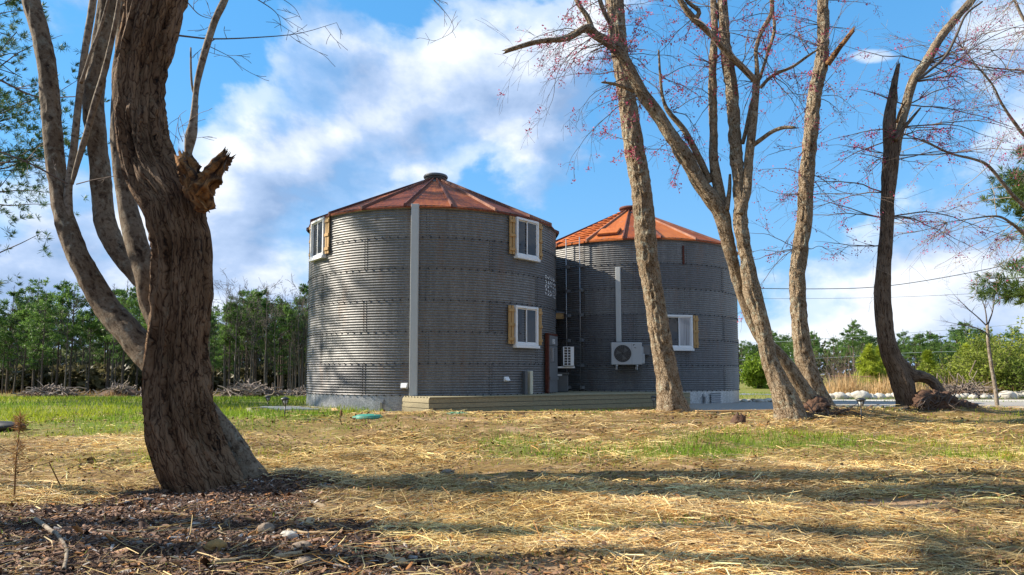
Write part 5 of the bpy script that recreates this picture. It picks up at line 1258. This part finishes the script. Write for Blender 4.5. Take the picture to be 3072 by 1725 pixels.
for k, (px, s) in enumerate([(2490, .32), (2515, .42), (2545, .38), (2575, .5), (2608, .30), (2632, .34), (2660, .30), (2692, .48), (2716, .3), (2860, .3), (2885, .34), (2912, .28), (2948, .3), (2975, .26), (3015, .5), (3045, .42), (3070, .46), (2832, .24)]):
    d = 31.2+rr.uniform(-.4, .5); x = (px-CX)/F*d; s *= 1.15
    o = lump('border_rock', (x, d, gz(x, d)+s*.22), (s*.62, s*.5, s*.42), M['rock'], None, .55, 3, 100+k, 22, 12)
    tag(o, ('white rock left of the broken tree, %s of its row from the left' % ORD[k]) if px < 2720 else 'white rock in the row at the right edge of the drive', 'rock', GR)
for k in range(26):
    px, d = rr.uniform(2222, 2335), rr.uniform(25., 27.); x = (px-CX)/F*d; s = rr.uniform(.06, .16)
    tag(lump('rubble_stone', (x, d, gz(x, d)+s*.2), (s, s*.8, s*.6), M['rock' if k % 3 else 'tanrock'], None, .5, 3, 140+k, 12, 8), 'small rubble stone on the gravel right of the farther bin', 'rock', 'rubble stones by the farther bin')
rock(797, 1600, (.05, .055, .04), 'tanrock', 'rounded tan stone half buried in the mulch beside a pale stick', seed=1)
rock(905, 1648, (.055, .05, .025), 'tanrock', 'flat tan stone in the mulch below the pale stick', seed=2)
rock(648, 1652, (.055, .04, .035), 'yellowrock', 'yellow orange stone in the mulch left of the tan stone', seed=3)
rock(912, 1700, (.05, .04, .03), 'tanrock', 'low tan stone in the mulch near the bottom edge', seed=4)
rock(865, 1617, (.05, .035, .03), 'rock', 'white broken stone between the two tan stones', seed=5)
rock(1343, 1425, (.06, .05, .035), 'tanrock', 'small tan stone lying in the straw before the deck', seed=6)
rock(2864, 1548, (.035, .03, .035), 'soil', 'dark round seed ball lying in the straw at right', seed=7, name='seed_ball', cat='seed ball')
def pine_cone(px, py, label):
    p = at(px, py); o = thing('pine_cone', label, 'pine cone', p); m = MB(); r3 = random.Random(3)
    for k in range(70):
        t_ = k/70; a = k*2.4; rad = .028*math.sin(math.pi*(.12+.8*t_)); c = Vector((t_*.085-.04, math.cos(a)*rad, .028+math.sin(a)*rad)); n_ = Vector((.35, math.cos(a), math.sin(a))).normalized()
        sd = n_.cross(Vector((1, 0, 0))).normalized()*.008
        m.poly([c-n_*.012, c+sd, c+n_*.012, c-sd], [(0, 1, 2, 3)])
    m.out('scales', M['soil'], o)
pine_cone(272, 1388, 'brown pine cone lying on the straw left of the big trunk')
stick(860, 1600, 1008, 1612, .012, 'oldwood', 'pale split stick lying across the mulch', seed=1)
stick(140, 1565, 208, 1725, .014, 'bark_smooth', 'lichen covered crooked branch in the mulch at lower left', seed=2, kink=.06, lift=.03)
stick(610, 1630, 700, 1555, .012, 'bark_dark', 'dark fallen stick slanting through the mulch', seed=3)
stick(490, 1600, 590, 1560, .007, 'bark_dark', 'thin dark twig in the mulch below the big trunk', seed=4)
stick(645, 1700, 770, 1680, .011, 'oldwood', 'tawny splintered stick near the bottom of the mulch', seed=5)
stick(830, 1690, 895, 1672, .022, 'oldwood', 'short thick wood offcut in the mulch', seed=6)
stick(860, 1715, 960, 1700, .012, 'torn', 'orange shredded wood at the bottom edge', seed=7)
stick(1480, 1660, 1545, 1664, .014, 'bark_dark', 'short dark log end in the straw at bottom centre', seed=8)
stick(1310, 1575, 1355, 1535, .008, 'oldwood', 'thin leaning stalk in the shadow band', seed=9)
stick(960, 1465, 1110, 1490, .010, 'oldwood', 'long straw coloured stick at the edge of the trunk shadow', seed=10)
stick(2150, 1305, 2290, 1300, .007, 'bark_dark', 'fine dark twig on the straw before the trunks', seed=11)
stick(1160, 1690, 1215, 1700, .02, 'oldwood', 'small reddish wood chunk at the edge of the mulch', seed=12)
def plank(px, py, L, w_, rz, label, mat='oldwood'):
    p = at(px, py); o = mk('wood_chip', [], [], None); bpy.data.objects.remove(o)
    b = MB().box(-L/2, L/2, -w_/2, w_/2, 0, .012); o = bevel(b.out('wood_chip', M[mat]), .003); o.location = (p.x, p.y, p.z+.02); o.rotation_euler = (.12, .2, rz); tag(o, label, 'wood chip')
plank(930, 1575, .05, .10, .2, 'small square wood chip in the mulch above the pale stick'); plank(965, 1530, .12, .05, -.5, 'grey wood chip in the shade right of the trunk'); plank(750, 1570, .05, .06, 1., 'orange wood chip beside the tan stone', 'torn')
# stump
p = at(2217, 1272, 11.); S = thing('stump', 'small broken reddish stump in the straw left of the many stemmed tree', 'stump', p)
stem('wood', [(p.x-.02, p.y, p.z-.05, .16), (p.x, p.y, p.z+.06, .12), (p.x+.01, p.y, p.z+.13, .10)], M['soil'], S, 22, .015, .04, 16, .3, .15, jag=.09, seed=70)
p = at(1025, 1275, 11.); S = thing('seedling', 'withered red brown seedling in the straw before the nearer bin', 'seedling', p)
ln = [np.array([(p.x, p.y, p.z, .008), (p.x-.03, p.y, p.z+.10, .007), (p.x-.015, p.y, p.z+.17, .009)]), np.array([(p.x, p.y, p.z, .006), (p.x+.05, p.y, p.z-.0, .004)])]
V, Fq = polytube(ln, 5); mk('stalk', V-np.array(p), Fq, M['soil'], S, True); lump('leaf', (p.x-.01, p.y, p.z+.19), (.02, .012, .05), M['torn'], S, .6, 4, 3, 12, 8)
# dead pine seedling, lower left
p = at(42, 1505); S = thing('pine_seedling', 'dead brown pine seedling standing at the left edge of the mulch', 'seedling', p)
tp = W(62, 1255, p.y); ln = [np.array([(p.x, p.y, p.z, .008), (*(p.lerp(tp, .5)+Vector((-.01, 0, 0))), .006), (*tp, .003)])]
r4 = np.random.default_rng(6)
for k in range(8):
    q = p.lerp(tp, r4.uniform(.3, .9)); grow(ln, q, (r4.choice([-1, 1]), r4.normal(0, .4), .35), r4.uniform(.1, .25), .003, r4, 1, .6, .3, 2, .04)
e = at(185, 1465); ln.append(np.array([(*e, .006), (*(e+Vector((-.12, .0, .22))), .005), (*(p.lerp(tp, .38)+Vector((.05, 0, 0))), .003)]))
V, Fq = polytube(ln, 4); mk('stem', V-np.array(p), Fq, M['torn'], S, True)
nn = 70; C = np.array([p.lerp(tp, t_) for t_ in np.r_[r4.uniform(.45, .75, 30), r4.uniform(.85, 1., 40)]])
V, Fq, cc = tuft_mesh(C, np.tile((0, 0, 0.), (nn, 1)), r4, 5, .085, .004, np.tile((.24, .13, .05), (nn, 1))); mk('needles', V-np.array(p), Fq, M['needle'], S, False, {'col': ('FLOAT_COLOR', cc)})
# black bundle at the left edge
p = at(15, 1292, 11.); S = thing('tarp_bundle', 'black wrapped bundle lying in the grass at the left edge', 'bundle', p)
lump('wrap', (p.x-.12, p.y, p.z+.06), (.42, .14, .085), M['black'], S, .25, 3, 4, 30, 16)
# septic lids
for px, py, lb in ((1105, 1247, 'green round lid in the straw below the nearer bin'), (1369, 1240, 'green round lid in the straw in front of the deck')):
    p = at(px, py, 13.); S = thing('septic_lid', lb, 'lid', p)
    MB().lathe([(.24, -.06), (.24, -.005), (.22, .012), (.12, .026), (.03, .03)], 26).out('dome', M['greenlid'], S, True); MB().lathe([(.27, -.06), (.27, -.012), (.245, -.01)], 26).out('rim', M['greenlid'], S, True)
# timbers on the ground in front of the deck
G_T = 'edging boards before the deck'
for x0, y0, x1, y1, lb in ((-1.3, 14.75, 1.35, 15.1, 'left edging board lying before the deck'), (1.38, 15.1, 3.4, 15.25, 'middle edging board lying before the deck near the leaning trunk'), (3.9, 14.6, 5.9, 14.7, 'edging board between the leaning trunk and the many stemmed tree'), (5.6, 14.5, 7.9, 14.35, 'edging board behind the many stemmed tree')):
    L = math.hypot(x1-x0, y1-y0); z = max(gz(x0, y0), gz(x1, y1), gz((x0+x1)/2, (y0+y1)/2))
    o = bevel(MB().box(0, L, -.045, .045, -.04, .06).out('edging_board', M['timber']), .006); o.location = (x0, y0, z+.01); o.rotation_euler = (0, -math.atan2(gz(x1, y1)-gz(x0, y0), L)*.3, math.atan2(y1-y0, x1-x0)); tag(o, lb, 'board', G_T)
# garden bed left of the nearer bin
def bed():
    b = thing('garden_bed', 'timber edged garden bed of dark mulch beside the nearer bin', 'garden bed', (-5.1, 15.6, gz(-5.1, 15.6)))
    P = [Vector((x, y, gz(x, y))) for x, y in ((-5.5, 14.7), (-4.8, 14.15), (-4.1, 14.25), (-3.8, 15.0), (-4.3, 16.6), (-5.2, 18.), (-6.2, 18.6), (-6.6, 17.2))]; n = len(P)
    for k in range(n):
        a, c = P[k], P[(k+1) % n]; L = (c-a).length
        o = bevel(MB().box(.0, L+.03, -.05, .05, -.05, .085).out('edging_timber', M['deck' if k > 3 else 'timber'], b), .008); o.location = a-b.location; o.rotation_euler = (0, 0, math.atan2(c.y-a.y, c.x-a.x))
    ct = sum(P, Vector())/n; V = [tuple(ct+Vector((0, 0, .09))-b.location)]+[tuple(q+Vector((0, 0, .045))-b.location) for q in P]
    mk('mulch_fill', V, [(0, 1+k, 1+(k+1) % n) for k in range(n)], M['soil'], b)
    for k in range(3):
        o = MB().box(-.5, .5, -.05, .05, 0, .03).out('loose_board', M['duct'], b); o.location = ct+Vector((.1-.25*k, -.25+.22*k, .085+.012*k))-b.location; o.rotation_euler = (0, 0, .1-.12*k)
bed()
# solar path lights
def path_light(px, py, label, d0=14.):
    p = at(px, py, d0); o = thing('path_light', label, 'lamp', p, 0, 'solar path lights')
    MB().cyl((0, 0, -.05), (0, 0, .24), .010, n=8).out('stake', M['black'], o, True)
    MB().lathe([(.028, .24), (.05, .335)], 12).out('lens', M['duct'], o, True)
    fr = MB()
    for k in range(6): a = k*math.pi/3; fr.cyl((.03*math.cos(a), .03*math.sin(a), .235), (.056*math.cos(a), .056*math.sin(a), .335), .006, n=5)
    fr.out('lens_ribs', M['black'], o); MB().lathe([(.06, .33), (.078, .335), (.075, .35), (.03, .375), (.01, .38)], 14).out('cap', M['black'], o, True)
path_light(803, 1231, 'black path light standing in the back of the garden bed'); path_light(854, 1257, 'black path light at the front edge of the garden bed')
path_light(1234, 1233, 'black path light before the left end of the deck'); path_light(1962, 1232, 'black path light half hidden behind the leaning trunk'); path_light(2584, 1245, 'black path light between the two right tree groups')
# rope barrier by the drive
o = thing('rope_barrier', 'pink rope strung from a thin post behind the tall orange grass', 'barrier', spot(2485, 33)); b0 = o.location
z0 = W(2485, 1128, 33).z-b0.z; M['pink'] = simple('pink_rope', (.55, .22, .22), .7)
MB().cyl((0, 0, -.1), (0, 0, z0+.05), .025, n=7).out('post', M['brush'], o); MB().cyl((0, 0, z0), (W(2620, 1128, 33).x-b0.x, .2, z0-.02), .010, n=6).out('rope', M['pink'], o)
# overhead wires
M['wire'] = simple('wire', (.05, .05, .055), .6); M['wire_pale'] = simple('pale_wire', (.45, .5, .5), .5)
def wire(rows, d, r, mat, label):
    C, s = catmull([(*W(a, b, d), r) for a, b in rows], 40); V, Fq = polytube([C], 5); tag(mk('overhead_wire', V, Fq, M[mat], None, True), label, 'wire', 'overhead wires')
z7 = lambda rows: [(2172+a*.4288, 700+b*.4288) for a, b in rows]
wire(z7([(-700, 360), (-200, 375), (250, 385), (700, 388), (1050, 376), (1400, 332), (1890, 240), (2700, 60)]), 40, .022, 'wire', 'thick dark overhead wire rising to the right across the sky')
wire(z7([(-700, 450), (260, 457), (1050, 450), (1700, 424), (2700, 370)]), 60, .014, 'wire', 'thin faint overhead wire below the thick one')
wire(z7([(-600, 800), (350, 760), (700, 738), (1080, 712), (2000, 640), (2700, 560)]), 70, .02, 'wire_pale', 'pale wire crossing just above the far trees')
wire(z7([(-600, 900), (120, 887), (700, 872), (1250, 838), (1850, 818), (2700, 780)]), 60, .018, 'wire_pale', 'pale wire crossing in front of the far trees')
